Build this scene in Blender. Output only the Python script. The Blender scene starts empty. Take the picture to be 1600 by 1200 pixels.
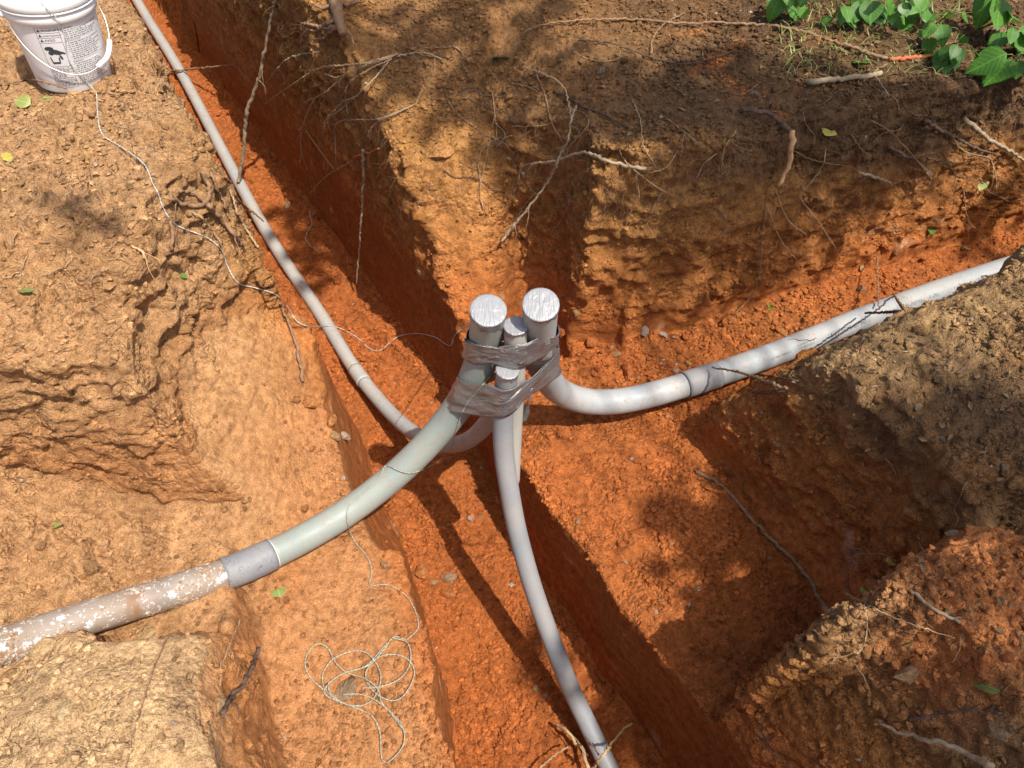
import bpy, bmesh, math, random
import numpy as np
from mathutils import Vector, Matrix
from mathutils.bvhtree import BVHTree
from mathutils.geometry import convex_hull_2d

random.seed(7)
RNG = np.random.default_rng(11)
SC = bpy.context.scene
COL = SC.collection

# ------------------------------------------------------------------ camera
CAM_H, PITCH, FPX = 1.315, math.radians(50.0), 1201.0
cam_d = bpy.data.cameras.new('camera')
cam = bpy.data.objects.new('camera', cam_d)
COL.objects.link(cam)
cam.location = (0, 0, CAM_H)
cam.rotation_euler = (math.pi / 2 - PITCH, 0, 0)
cam_d.sensor_width = 36.0
cam_d.lens = 36.0 * FPX / 1600.0
cam_d.clip_start, cam_d.clip_end = 0.02, 400.0
SC.camera = cam

# ------------------------------------------------------------------ light
SUN_K = (0.385, -0.36)                      # horizontal run toward the sun per metre of height
sun_vec = Vector((SUN_K[0], SUN_K[1], 1.0)).normalized()
SUN_EL = math.asin(sun_vec.z)
SUN_AZ = math.atan2(sun_vec.x, sun_vec.y)
world = bpy.data.worlds.new('World')
SC.world = world
world.use_nodes = True
wn = world.node_tree
bgn = wn.nodes['Background']
sky = wn.nodes.new('ShaderNodeTexSky')
sky.sky_type = 'NISHITA'
sky.sun_disc = False
sky.sun_elevation = SUN_EL
sky.sun_rotation = SUN_AZ
sky.air_density, sky.dust_density, sky.ozone_density = 0.8, 4.0, 0.8
wn.links.new(sky.outputs[0], bgn.inputs['Color'])
bgn.inputs['Strength'].default_value = 0.125
sd = bpy.data.lights.new('sun', 'SUN')
sd.energy, sd.angle, sd.color = 4.3, math.radians(0.53), (1.0, 0.94, 0.85)
sun = bpy.data.objects.new('sun', sd)
COL.objects.link(sun)
sun.rotation_euler = sun_vec.to_track_quat('Z', 'Y').to_euler()
sun.location = (3, -2, 6)
SC.render.engine = 'CYCLES'
vs = SC.view_settings
vs.view_transform, vs.look, vs.exposure, vs.gamma = 'Standard', 'None', 0.44, 1.0
vs.use_curve_mapping = False

# ------------------------------------------------------------------ helpers
SP, CP = math.sin(PITCH), math.cos(PITCH)

def ray(u, v):
    dx, dy = (u - 800.0) / FPX, (600.0 - v) / FPX
    return Vector((dx, CP + SP * dy, -SP + CP * dy))

def spot(u, v, z):
    """Point of the place seen in direction (u, v) at height z."""
    d = ray(u, v)
    t = (z - CAM_H) / d.z
    return Vector((d.x * t, d.y * t, z))

def tag(o, label=None, cat=None, group=None, kind=None):
    if label: o['label'] = label
    if cat: o['category'] = cat
    if group: o['group'] = group
    if kind: o['kind'] = kind
    return o

def empty(name, loc=(0, 0, 0)):
    o = bpy.data.objects.new(name, None)
    o.location = loc
    o.empty_display_size = 0.05
    COL.objects.link(o)
    return o

def add(name, me, mat=None, parent=None):
    o = bpy.data.objects.new(name, me)
    if mat and not me.materials: me.materials.append(mat)
    COL.objects.link(o)
    if parent:
        o.parent = parent
        if parent.type == 'EMPTY': o.matrix_parent_inverse = Matrix.Translation(-Vector(parent.location))
    return o

def meshd(name, verts, faces, smooth=True):
    me = bpy.data.meshes.new(name)
    me.from_pydata([tuple(v) for v in verts], [], [tuple(f) for f in faces])
    if smooth:
        me.polygons.foreach_set('use_smooth', [True] * len(me.polygons))
    me.update()
    return me

def np_mesh(name, V, F, smooth=True, colors=None, alpha=None):
    """V (n,3) float, F (m,k) int."""
    me = bpy.data.meshes.new(name)
    k = F.shape[1]
    me.vertices.add(len(V)); me.vertices.foreach_set('co', V.astype(np.float32).ravel())
    me.loops.add(F.size); me.loops.foreach_set('vertex_index', F.astype(np.int32).ravel())
    me.polygons.add(len(F))
    me.polygons.foreach_set('loop_start', (np.arange(len(F)) * k).astype(np.int32))
    me.polygons.foreach_set('loop_total', np.full(len(F), k, np.int32))
    me.polygons.foreach_set('use_smooth', np.full(len(F), smooth, bool))
    me.update(calc_edges=True)
    if colors is not None:
        a = me.color_attributes.new('soil', 'FLOAT_COLOR', 'POINT')
        c4 = np.ones((len(V), 4), np.float32); c4[:, :3] = colors
        if alpha is not None: c4[:, 3] = alpha
        a.data.foreach_set('color', c4.ravel())
    me.validate()
    return me

def catmull(pts, n=10):
    pts = [Vector(p) for p in pts]
    P = [pts[0] * 2 - pts[1]] + pts + [pts[-1] * 2 - pts[-2]]
    out = []
    for i in range(1, len(P) - 2):
        p0, p1, p2, p3 = P[i - 1], P[i], P[i + 1], P[i + 2]
        for k in range(n):
            t = k / n
            out.append(0.5 * ((2 * p1) + (p2 - p0) * t + (2 * p0 - 5 * p1 + 4 * p2 - p3) * t * t + (3 * p1 - p0 - 3 * p2 + p3) * t ** 3))
    out.append(pts[-1].copy())
    return out

def resample(pts, step):
    L = [0.0]
    for a, b in zip(pts, pts[1:]): L.append(L[-1] + (b - a).length)
    n = max(2, int(L[-1] / step) + 1)
    out, j = [], 0
    for i in range(n):
        s = L[-1] * i / (n - 1)
        while j < len(L) - 2 and L[j + 1] < s: j += 1
        d = L[j + 1] - L[j]
        out.append(pts[j].lerp(pts[j + 1], (s - L[j]) / d if d > 1e-9 else 0))
    return out

def smooth_path(pts, it):
    pts = [p.copy() for p in pts]
    for _ in range(it):
        q = [pts[0]] + [(pts[i - 1] + pts[i] * 2 + pts[i + 1]) / 4 for i in range(1, len(pts) - 1)] + [pts[-1]]
        pts = q
    return pts

def frames(pts):
    T = []
    for i in range(len(pts)):
        a, b = pts[max(0, i - 1)], pts[min(len(pts) - 1, i + 1)]
        t = (b - a)
        T.append(t.normalized() if t.length > 1e-9 else Vector((0, 0, 1)))
    n = T[0].orthogonal().normalized()
    N = []
    for i in range(len(pts)):
        n = (n - T[i] * n.dot(T[i]))
        n = n.normalized() if n.length > 1e-6 else T[i].orthogonal().normalized()
        N.append(n.copy())
    return T, N

def tube_vf(pts, rad, seg=12, cap0=True, cap1=True, V=None, F=None, jitter=0.0):
    """rad: float or list. Appends to V, F."""
    V = [] if V is None else V
    F = [] if F is None else F
    T, N = frames(pts)
    base = len(V)
    for i, p in enumerate(pts):
        r = rad[i] if isinstance(rad, (list, tuple)) else rad
        B = T[i].cross(N[i])
        for k in range(seg):
            a = 2 * math.pi * k / seg
            rr = r * (1 + (random.uniform(-jitter, jitter) if jitter else 0))
            V.append(p + (N[i] * math.cos(a) + B * math.sin(a)) * rr)
    for i in range(len(pts) - 1):
        for k in range(seg):
            a = base + i * seg + k; b = base + i * seg + (k + 1) % seg
            F.append((a, b, b + seg, a + seg))
    if cap0: F.append(tuple(base + k for k in range(seg))[::-1])
    if cap1:
        e = base + (len(pts) - 1) * seg
        F.append(tuple(e + k for k in range(seg)))
    return V, F

# ---- numpy noise
def _h(ix, iy, iz, s):
    h = (ix.astype(np.uint32) * np.uint32(374761393) + iy.astype(np.uint32) * np.uint32(668265263)
         + iz.astype(np.uint32) * np.uint32(2246822519) + np.uint32((s * 3266489917) & 0xffffffff))
    h = (h ^ (h >> np.uint32(13))) * np.uint32(1274126177)
    return h ^ (h >> np.uint32(16))

def vnoise(P, scale, seed=0):
    """value noise -1..1 at P (n,3), feature size = scale"""
    p = P / scale + 1000.0
    i = np.floor(p).astype(np.int64); f = p - i
    f = f * f * f * (f * (f * 6 - 15) + 10)
    out = np.zeros(len(P))
    for dx in (0, 1):
        wx = f[:, 0] if dx else 1 - f[:, 0]
        for dy in (0, 1):
            wy = f[:, 1] if dy else 1 - f[:, 1]
            for dz in (0, 1):
                wz = f[:, 2] if dz else 1 - f[:, 2]
                out += wx * wy * wz * (_h(i[:, 0] + dx, i[:, 1] + dy, i[:, 2] + dz, seed).astype(np.float64) / 2147483648.0 - 1)
    return out

def fbm(P, scale, octv=4, seed=0, gain=0.5):
    a, o, n = 1.0, 0, 0
    for k in range(octv):
        o = o + a * vnoise(P, scale / 2 ** k, seed + 17 * k); n += a; a *= gain
    return o / n

def worley(P, scale, seed=0):
    """returns F1, F2 distance (in cells) and a random value of the nearest cell"""
    p = P / scale + 500.0
    i = np.floor(p).astype(np.int64); f = p - i
    F1 = np.full(len(P), 9.0); F2 = F1.copy(); val = np.zeros(len(P))
    for dx in (-1, 0, 1):
        for dy in (-1, 0, 1):
            for dz in (-1, 0, 1):
                h = _h(i[:, 0] + dx, i[:, 1] + dy, i[:, 2] + dz, seed)
                ox = dx + (h & np.uint32(1023)) / 1023.0 - f[:, 0]
                oy = dy + ((h >> np.uint32(10)) & np.uint32(1023)) / 1023.0 - f[:, 1]
                oz = dz + ((h >> np.uint32(20)) & np.uint32(1023)) / 1023.0 - f[:, 2]
                d = ox * ox + oy * oy + oz * oz
                m = d < F1
                F2 = np.where(m, F1, np.minimum(F2, d))
                val = np.where(m, (h >> np.uint32(7)) % np.uint32(997) / 997.0, val)
                F1 = np.where(m, d, F1)
    return np.sqrt(F1), np.sqrt(F2), val

def sstep(a, b, x):
    t = np.clip((x - a) / (b - a), 0, 1)
    return t * t * (3 - 2 * t)

# ---- materials
def new_mat(name):
    m = bpy.data.materials.new(name); m.use_nodes = True
    nt = m.node_tree
    return m, nt, nt.nodes['Principled BSDF']

def nn(nt, typ, **kw):
    n = nt.nodes.new(typ)
    for k, v in kw.items():
        if k in n.inputs: n.inputs[k].default_value = v
        else: setattr(n, k, v)
    return n

def noise_node(nt, scale, detail=4, rough=0.6, coord='Object'):
    tc = nt.nodes.get('TC') or nn(nt, 'ShaderNodeTexCoord'); tc.name = 'TC'
    n = nn(nt, 'ShaderNodeTexNoise', Scale=scale, Detail=detail, Roughness=rough)
    nt.links.new(tc.outputs[coord], n.inputs['Vector'])
    return n

def ramp(nt, src, stops):
    r = nn(nt, 'ShaderNodeValToRGB')
    el = r.color_ramp.elements
    while len(el) < len(stops): el.new(0.5)
    for e, (p, c) in zip(el, stops):
        e.position = p
        e.color = (c[0], c[1], c[2], 1) if not isinstance(c, (int, float)) else (c, c, c, 1)
    nt.links.new(src, r.inputs[0])
    return r

def mix(nt, fac, a, b, mode='MIX'):
    m = nn(nt, 'ShaderNodeMix', data_type='RGBA', blend_type=mode)
    for sock, val in ((m.inputs[0], fac), (m.inputs[6], a), (m.inputs[7], b)):
        if hasattr(val, 'links'): nt.links.new(val, sock)
        elif isinstance(val, (int, float)): sock.default_value = val
        else: sock.default_value = (val[0], val[1], val[2], 1)
    return m.outputs[2]

def bump(nt, b, h, strength, dist):
    n = nn(nt, 'ShaderNodeBump', Strength=strength, Distance=dist)
    nt.links.new(h, n.inputs['Height'])
    nt.links.new(n.outputs[0], b.inputs['Normal'])
    return n

def soil_mat(name, attr=True, fine=1.0):
    m, nt, b = new_mat(name)
    if attr:
        a = nn(nt, 'ShaderNodeAttribute', attribute_name='soil'); base = a.outputs['Color']
    else:
        a = nn(nt, 'ShaderNodeObjectInfo'); base = a.outputs['Color']
    k = 1.0 if attr else 0.055
    n1 = noise_node(nt, 42 * k, 3, 0.7)
    n2 = noise_node(nt, 260 * k, 2, 0.7)
    v1 = ramp(nt, n1.outputs[0], [(0.28, (0.60, 0.57, 0.55)), (0.5, (0.97, 0.97, 0.97)), (0.72, (1.30, 1.33, 1.36))])
    v2 = ramp(nt, n2.outputs[0], [(0.3, (0.66, 0.64, 0.62)), (0.7, (1.30, 1.32, 1.35))])
    c = mix(nt, 1.0, base, v1.outputs[0], 'MULTIPLY')
    c = mix(nt, 1.0, c, v2.outputs[0], 'MULTIPLY')
    nt.links.new(c, b.inputs['Base Color'])
    b.inputs['Roughness'].default_value = 0.93
    b.inputs['Specular IOR Level'].default_value = 0.15
    s2 = nn(nt, 'ShaderNodeMath', operation='MULTIPLY_ADD')
    nt.links.new(n1.outputs[0], s2.inputs[0]); s2.inputs[1].default_value = 1.1
    nt.links.new(n2.outputs[0], s2.inputs[2])
    vo = nn(nt, 'ShaderNodeTexVoronoi', Scale=75.0 * k)
    nt.links.new(nt.nodes['TC'].outputs['Object'], vo.inputs['Vector'])
    n5 = noise_node(nt, 7.0 * k, 1, 0.5)
    gm = ramp(nt, n5.outputs[0], [(0.42, -0.15), (0.62, -1.5)])
    gm2 = nn(nt, 'ShaderNodeMapRange'); nt.links.new(n5.outputs[0], gm2.inputs[0])
    gm2.inputs[1].default_value, gm2.inputs[2].default_value, gm2.inputs[3].default_value, gm2.inputs[4].default_value = 0.42, 0.60, -0.1, -1.5
    nt.nodes.remove(gm)
    s3 = nn(nt, 'ShaderNodeMath', operation='MULTIPLY_ADD')
    nt.links.new(vo.outputs['Distance'], s3.inputs[0]); nt.links.new(gm2.outputs[0], s3.inputs[1])
    nt.links.new(s2.outputs[0], s3.inputs[2])
    bn = bump(nt, b, s3.outputs[0], 1.0 * fine, 0.010)
    if attr: nt.links.new(a.outputs['Alpha'], bn.inputs['Strength'])
    return m

M_SOIL = soil_mat('soil')
M_CLOD = soil_mat('clod_soil', attr=False, fine=0.8)

# ------------------------------------------------------------------ terrain shape
def cut(X, Y, poly, slopes, floor, rnd=0.0):
    """Height of an excavation: flat floor inside a convex outline, sides rising with a slope per edge."""
    rise = np.full(X.shape, -9.0)
    n = len(poly)
    area = sum(poly[i][0] * poly[(i + 1) % n][1] - poly[(i + 1) % n][0] * poly[i][1] for i in range(n))
    sg = 1 if area > 0 else -1
    for i in range(n):
        ax, ay = poly[i]; bx, by = poly[(i + 1) % n]
        L = math.hypot(bx - ax, by - ay)
        nx, ny = sg * (by - ay) / L, -sg * (bx - ax) / L
        d = (X - ax) * nx + (Y - ay) * ny
        rise = np.maximum(rise, d * slopes[i])
    return floor + np.maximum(rise, 0)

def height(X, Y):
    P2 = np.stack([X.ravel(), Y.ravel(), np.zeros(X.size)], 1)
    big = fbm(P2, 0.55, 3, 3).reshape(X.shape)
    mid = fbm(P2, 0.16, 3, 9).reshape(X.shape)
    wx = X + 0.024 * fbm(P2, 0.22, 3, 21).reshape(X.shape)
    wy = Y + 0.024 * fbm(P2, 0.22, 3, 33).reshape(X.shape)
    # uncut ground
    g = 0.0 + 0.035 * big + 0.018 * mid
    g = g + 0.10 * sstep(2.9, 4.5, Y) * sstep(-0.6, 0.6, X)
    # bank by the cluster slumps toward its corner
    g = g - 0.30 * np.exp(-(((X + 0.30) / 0.42) ** 2 + ((Y - 2.42) / 0.36) ** 2))
    g = g - 0.07 * np.exp(-(((X - 0.45) / 0.30) ** 2 + ((Y - 2.25) / 0.24) ** 2))
    g = g - 0.08 * sstep(0.18, -0.15, Y - (2.28 + 0.48 * (X - 0.5))) * sstep(0.5, 0.9, X)
    # left bank falls toward the excavation
    g = g - 0.17 * sstep(0.45, 0.0, np.hypot(X + 0.95, Y - 1.22) - 0.12)
    # near-left backfill mound
    w = sstep(1.05, 0.92, Y) * sstep(-0.30, -0.45, X)
    g = g * (1 - w) + w * (-0.43 - 0.085 * sstep(0.50, 0.78, Y) - 0.05 * sstep(-1.0, -1.2, X) - 0.09 * sstep(-0.85, -0.60, X) + 0.05 * sstep(0.5, 0.1, Y) + 0.022 * big + 0.012 * mid)
    # near-right mound and the bank behind it
    w = sstep(0.48, 0.62, X) * sstep(1.95, 1.75, Y - 0.22 * X)
    gb = -0.24 + 0.18 * sstep(0.8, 1.7, X) + 0.04 * big + 0.02 * mid
    gb = gb + 0.09 * np.exp(-(((X - 0.95) / 0.20) ** 2 + ((Y - 0.68) / 0.18) ** 2))
    gb = gb - 0.16 * np.exp(-(((X - 1.22) / 0.16) ** 2 + ((Y - 0.93) / 0.08) ** 2))
    dR = (1.585 + 0.45 * (X - 0.70) - Y) * 0.91           # distance on the near side of the right trench
    gb = gb - (0.36 + 0.24 * sstep(0.8, 1.6, X)) * sstep(0.26, -0.02, dR) * sstep(1.0, 1.3, Y - 0.1 * X) - 0.06 * sstep(0.25, 0.0, X - 0.70) * sstep(1.2, 1.5, Y)
    g = g * (1 - w) + w * gb
    z = g
    def C(poly, slopes, floor):
        nonlocal z
        z = np.minimum(z, cut(wx, wy, poly, slopes, floor))
    fn = 0.012 * mid + 0.012 * big
    # right ledge and alcove
    C([(-0.24, 2.10), (0.043, 1.40), (0.53, 0.62), (1.03, 0.95), (0.72, 1.50), (0.50, 2.03)],
      [30, 30, 9, 8.0, 2.0, 9], -0.885 + fn - 0.05 * sstep(0.6, 1.0, X))
    C([(0.53, 0.62), (0.84, 0.0), (0.5, 0.0), (0.2, 0.62)], [2.0, 30, 30, 30], -0.87 + fn)
    # right-hand trench
    C([(0.10, 1.90), (0.10, 1.30), (0.70, 1.585), (1.14, 1.80), (2.9, 2.50), (2.9, 3.36), (0.48, 2.04)],
      [30, 30, 2.2, 1.8, 9, 5.0, 9], -0.87 + 0.045 * sstep(0.5, 1.1, X) + fn * 1.3 + 0.05 * sstep(0.10, -0.05, (2.04 + 0.545 * (X - 0.48)) - Y))
    # gully running up the bank
    C([(-0.75, 2.75), (-0.20, 2.00), (0.48, 2.01), (0.19, 2.28), (0.10, 2.52), (0.02, 2.85)],
      [30, 2, 10, 10, 8, 30], -0.88 + 1.40 * np.maximum(Y - 2.08 - 0.22 * sstep(-0.14, 0.06, X), -0.04) * (1 + 0.5 * sstep(-0.14, 0.06, X)) + 0.03 * mid + 0.30 * sstep(0.0, -0.55, X) * sstep(2.2, 2.7, Y))
    # left terrace
    tz = -0.86 + 0.06 * sstep(-0.45, -0.95, X) + fn + 0.95 * np.clip(-0.60 - wx + 0.12 * (wy - 1.4), 0, 0.5) * sstep(0.98, 1.30, wy)
    C([(-0.56, 1.80), (-0.84, 1.90), (-0.97, 1.64), (-1.03, 1.45), (-1.00, 1.30), (-0.945, 1.16), (-0.612, 0.596), (-0.36, 0.0), (0.2, 0.0), (-0.3, 1.2)],
      [3, 3, 7, 7, 7, 3, 3.2, 4, 30, 30], tz)
    # channel of the left-hand pipe
    C([(-0.80, 1.24), (-1.08, 1.27), (-1.40, 1.24), (-3.5, 1.30), (-3.5, 0.66), (-1.20, 0.775), (-0.78, 0.785)],
      [2.6, 5, 5, 5, 3.4, 3.4, 2.6], -0.71 + 0.30 * sstep(-0.95, -1.7, X) + fn * 1.6)
    # deep slot: near part
    C([(0.035, 1.43), (0.55, 0.60), (0.86, 0.0), (0.06, 0.0), (-0.12, 0.518), (-0.41, 1.163), (-0.43, 1.43)],
      [45, 45, 30, 40, 40, 40, 30], -1.36 + 0.10 * (np.minimum(Y, 1.2) - 1.2) + fn)
    # deep slot: beneath the cluster
    C([(-0.235, 2.11), (-0.02, 1.60), (0.06, 1.38), (0.0, 1.20), (-0.40, 1.16), (-0.56, 1.69), (-0.80, 2.11)],
      [24, 24, 30, 30, 7, 3.0, 30], -1.335 + 0.10 * (Y - 1.8) * (Y > 1.8) + fn)
    # deep slot: running away
    C([(-3.16, 6.5), (-0.245, 2.11), (-0.20, 1.98), (-0.74, 1.93), (-1.02, 2.41), (-3.45, 6.5)],
      [16, 24, 30, 3.2, 12, 30], -1.335 + 0.108 * (Y - 1.8) + fn * 1.3)
    return z

DX0, DX1, DY0, DY1 = -2.35, 2.60, 0.12, 4.70
def build_ground():
    st = 0.0125
    xs = np.arange(DX0 - 0.06, DX1 + 0.06, st); ys = np.arange(DY0 - 0.06, DY1 + 0.06, st)
    X, Y = np.meshgrid(xs, ys)
    Z = height(X, Y)
    ny, nx = X.shape
    top = np.stack([X.ravel(), Y.ravel(), Z.ravel()], 1)
    bot = top.copy(); bot[:, 2] = -1.75
    V = np.concatenate([top, bot])
    idx = np.arange(nx * ny).reshape(ny, nx)
    a, b, c, d = idx[:-1, :-1].ravel(), idx[:-1, 1:].ravel(), idx[1:, 1:].ravel(), idx[1:, :-1].ravel()
    F = [np.stack([a, b, c, d], 1), np.stack([d, c, b, a], 1) + nx * ny]
    for e in (idx[0, :], idx[:, -1], idx[-1, ::-1], idx[::-1, 0]):
        F.append(np.stack([e[:-1], e[:-1] + nx * ny, e[1:] + nx * ny, e[1:]], 1))
    me = np_mesh('solid', V, np.concatenate(F))
    o = bpy.data.objects.new('solid', me); COL.objects.link(o)
    md = o.modifiers.new('r', 'REMESH'); md.mode = 'VOXEL'; md.voxel_size = 0.0080; md.adaptivity = 0
    dg = bpy.context.evaluated_depsgraph_get()
    ev = o.evaluated_get(dg)
    m2 = ev.to_mesh()
    n = len(m2.vertices)
    V = np.empty(n * 3, np.float32); m2.vertices.foreach_get('co', V); V = V.reshape(-1, 3).astype(np.float64)
    N = np.empty(n * 3, np.float32); m2.vertices.foreach_get('normal', N); N = N.reshape(-1, 3).astype(np.float64)
    nl = len(m2.loops); lv = np.empty(nl, np.int32); m2.loops.foreach_get('vertex_index', lv)
    F = lv.reshape(-1, 4)
    ev.to_mesh_clear()
    bpy.data.objects.remove(o); bpy.data.meshes.remove(me)
    keep = (V[:, 2] > -1.60) & (V[:, 0] > DX0) & (V[:, 0] < DX1) & (V[:, 1] > DY0) & (V[:, 1] < DY1)
    F = F[keep[F].all(1)]
    used = np.zeros(n, bool); used[F] = True
    mp = np.cumsum(used) - 1
    return V[used], N[used], mp[F]

def soil_fields(V, N):
    """Which soil lies where (weights 0..1)."""
    x, y, z = V.T
    n1 = fbm(V, 0.35, 3, 101); n2 = fbm(V, 0.09, 3, 131); n3 = fbm(V, 0.9, 2, 151)
    depth = -z
    red = np.array([0.44, 0.134, 0.036]); orange = np.array([0.48, 0.195, 0.058])
    ochre = np.array([0.42, 0.205, 0.066]); tan = np.array([0.47, 0.280, 0.140])
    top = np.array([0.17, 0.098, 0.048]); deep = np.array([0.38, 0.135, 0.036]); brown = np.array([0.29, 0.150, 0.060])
    C = np.ones((len(V), 3)) * red
    def lay(w, col):
        nonlocal C
        w = np.clip(w, 0, 1)[:, None]; C = C * (1 - w) + w * np.asarray(col)
    up = N[:, 2]
    lay(sstep(0.95, 0.55, depth + 0.12 * n1) * 0.9, orange)
    lay(sstep(0.75, 0.35, depth + 0.10 * n1), ochre)
    # left side: dry tan
    left = sstep(-0.62, -0.95, x + 0.12 * n1 + 0.25 * (y - 1.6) * (y > 1.6)) * sstep(0.95, 0.75, depth)
    lay(left * (0.75 + 0.3 * n2), tan)
    terr = sstep(-0.22, -0.40, x + 0.38 * (y - 0.9)) * sstep(1.0, 0.9, depth) * sstep(1.9, 1.5, y) * sstep(-0.1, 0.3, 0.55 + n1)
    lay(terr * 0.65, np.array([0.48, 0.255, 0.110]))
    blm = sstep(0.9, 0.75, y) * sstep(-0.5, -0.65, x) * sstep(0.62, 0.5, depth)
    lay(blm * (0.85 + 0.2 * n2), np.array([0.58, 0.385, 0.200]))
    lay(blm * sstep(0.20, 0.55, n1) * 0.7, np.array([0.36, 0.22, 0.11]))
    # topsoil over the bank behind the cluster and along the right
    cb = sstep(-0.75, -0.45, x + 0.25 * (y - 3)) * sstep(2.0, 2.3, y)
    tl = cb * sstep(0.40, 0.18, depth + 0.14 * n1 + 0.10 * sstep(1.2, 0.2, x))
    lay(tl * 0.92, brown)
    lay(tl * sstep(0.05, 0.75, x + 0.35 * n1) * 0.92, top * 0.85)
    lay(cb * sstep(0.3, 0.1, depth) * sstep(0.12, 0.4, n3 + 0.4 * n2) * sstep(1.5, 0.6, x), np.array([0.40, 0.15, 0.045]))
    rb = sstep(0.5, 0.7, x) * sstep(2.1, 1.9, y) * sstep(0.5, 0.3, depth)
    lay(rb * 0.9, brown)
    lay(rb * sstep(-0.1, 0.25, n1 + 0.3 * n2), top)
    lay(rb * sstep(1.10, 1.35, y - 0.1 * x + 0.12 * n1) * 0.85, np.array([0.47, 0.29, 0.13]))
    mound = rb * sstep(0.93, 0.85, y)
    lay(mound * 0.6, np.array([0.40, 0.225, 0.10]))
    lay(mound * sstep(0.70, 0.86, x + 0.15 * n1) * sstep(0.42, 0.54, y + 0.1 * n1), np.array([0.56, 0.215, 0.072]))
    # spade-cut faces of the slot are darker, smeared clay
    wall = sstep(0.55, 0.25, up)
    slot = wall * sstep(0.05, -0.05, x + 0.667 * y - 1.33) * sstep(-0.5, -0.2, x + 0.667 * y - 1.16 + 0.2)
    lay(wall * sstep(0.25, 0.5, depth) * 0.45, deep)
    # pale mineral seams low in the walls
    seam = sstep(0.50, 0.62, n2 + 0.35 * n1) * wall * sstep(0.55, 0.7, depth)
    lay(seam * 0.35, (0.56, 0.40, 0.27))
    C *= (1 + 0.13 * n2 + 0.10 * n1)[:, None]
    return C

def displace(V, N):
    x, y, z = V.T
    up = N[:, 2]
    wall = sstep(0.6, 0.25, up)
    depth = -z
    # which walls are spade-smooth: the slot faces
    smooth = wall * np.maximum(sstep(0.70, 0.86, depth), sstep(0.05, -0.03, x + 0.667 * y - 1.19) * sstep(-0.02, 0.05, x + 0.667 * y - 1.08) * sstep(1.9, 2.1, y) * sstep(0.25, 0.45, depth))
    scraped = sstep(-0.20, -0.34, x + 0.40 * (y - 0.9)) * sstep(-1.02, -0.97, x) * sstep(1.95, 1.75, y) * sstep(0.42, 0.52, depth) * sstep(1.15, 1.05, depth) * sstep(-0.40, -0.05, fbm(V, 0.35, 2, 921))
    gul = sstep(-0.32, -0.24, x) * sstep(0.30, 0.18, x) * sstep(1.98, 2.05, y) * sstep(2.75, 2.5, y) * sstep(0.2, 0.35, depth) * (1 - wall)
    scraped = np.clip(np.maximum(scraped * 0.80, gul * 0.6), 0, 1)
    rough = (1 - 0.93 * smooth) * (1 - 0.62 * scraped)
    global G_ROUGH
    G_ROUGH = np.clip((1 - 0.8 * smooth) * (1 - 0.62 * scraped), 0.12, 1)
    rid = lambda sc, sd_: 1 - 2 * np.abs(vnoise(V, sc, sd_))
    d = 0.026 * fbm(V, 0.20, 3, 211) * rough * (0.35 + 0.65 * wall)
    lb = sstep(-0.55, -0.8, x) * sstep(0.55, 0.35, depth)       # left bank breaks into slabs
    warp = np.stack([fbm(V, .07, 2, 5), fbm(V, .07, 2, 6), fbm(V, .07, 2, 7)], 1)
    chz = sstep(-0.15, 0.35, fbm(V, 0.4, 2, 611))
    f1, f2, cv = worley(V * np.array([1, 1, 1.5]) + 0.045 * warp, 0.075, 3)
    d += ((cv - 0.5) * 0.034 - 0.010 * sstep(0.08, 0.0, f2 - f1)) * rough * np.clip(0.10 + 0.45 * wall * chz + 1.0 * lb * (0.35 + 0.65 * chz), 0, 1.2)
    d += (0.016 * rid(0.11, 71) + 0.011 * rid(0.05, 73)) * rough * (0.25 + 0.75 * wall)
    # lumps and crumbs
    g1, g2, gv = worley(V + 0.010 * warp, 0.030, 17)
    crumbzone = sstep(-0.35, 0.30, fbm(V, 0.30, 2, 401)) * (1 - wall) + 0.35 * wall
    d += (0.012 * (0.55 - g1) + 0.014 * (gv - 0.5)) * rough * (0.25 + 0.9 * crumbzone)
    d += (0.0065 * vnoise(V, 0.045, 302) + 0.0050 * vnoise(V, 0.020, 303)) * rough * (0.45 + 0.7 * crumbzone)
    # long scrape marks on the smooth faces
    sm = np.stack([x * 1.0, y * 1.0, z * 5.0], 1)
    d += 0.006 * fbm(sm, 0.22, 3, 77) * smooth
    return V + N * d[:, None]

GV, GN, GF = build_ground()
GV = displace(GV, GN)
GC = soil_fields(GV, GN) * (0.70 + 0.30 * sstep(0.2, 0.9, G_ROUGH))[:, None]      # packed, scraped clay darkened in place of the self-shadow its smoother surface lacks
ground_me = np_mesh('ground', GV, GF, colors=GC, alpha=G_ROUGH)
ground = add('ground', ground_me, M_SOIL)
tag(ground, kind='structure', label='dug-over red clay ground with crossing trenches and banks')
print('ground verts', len(GV))
BV = BVHTree.FromPolygons(GV.tolist(), GF.tolist())

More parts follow.
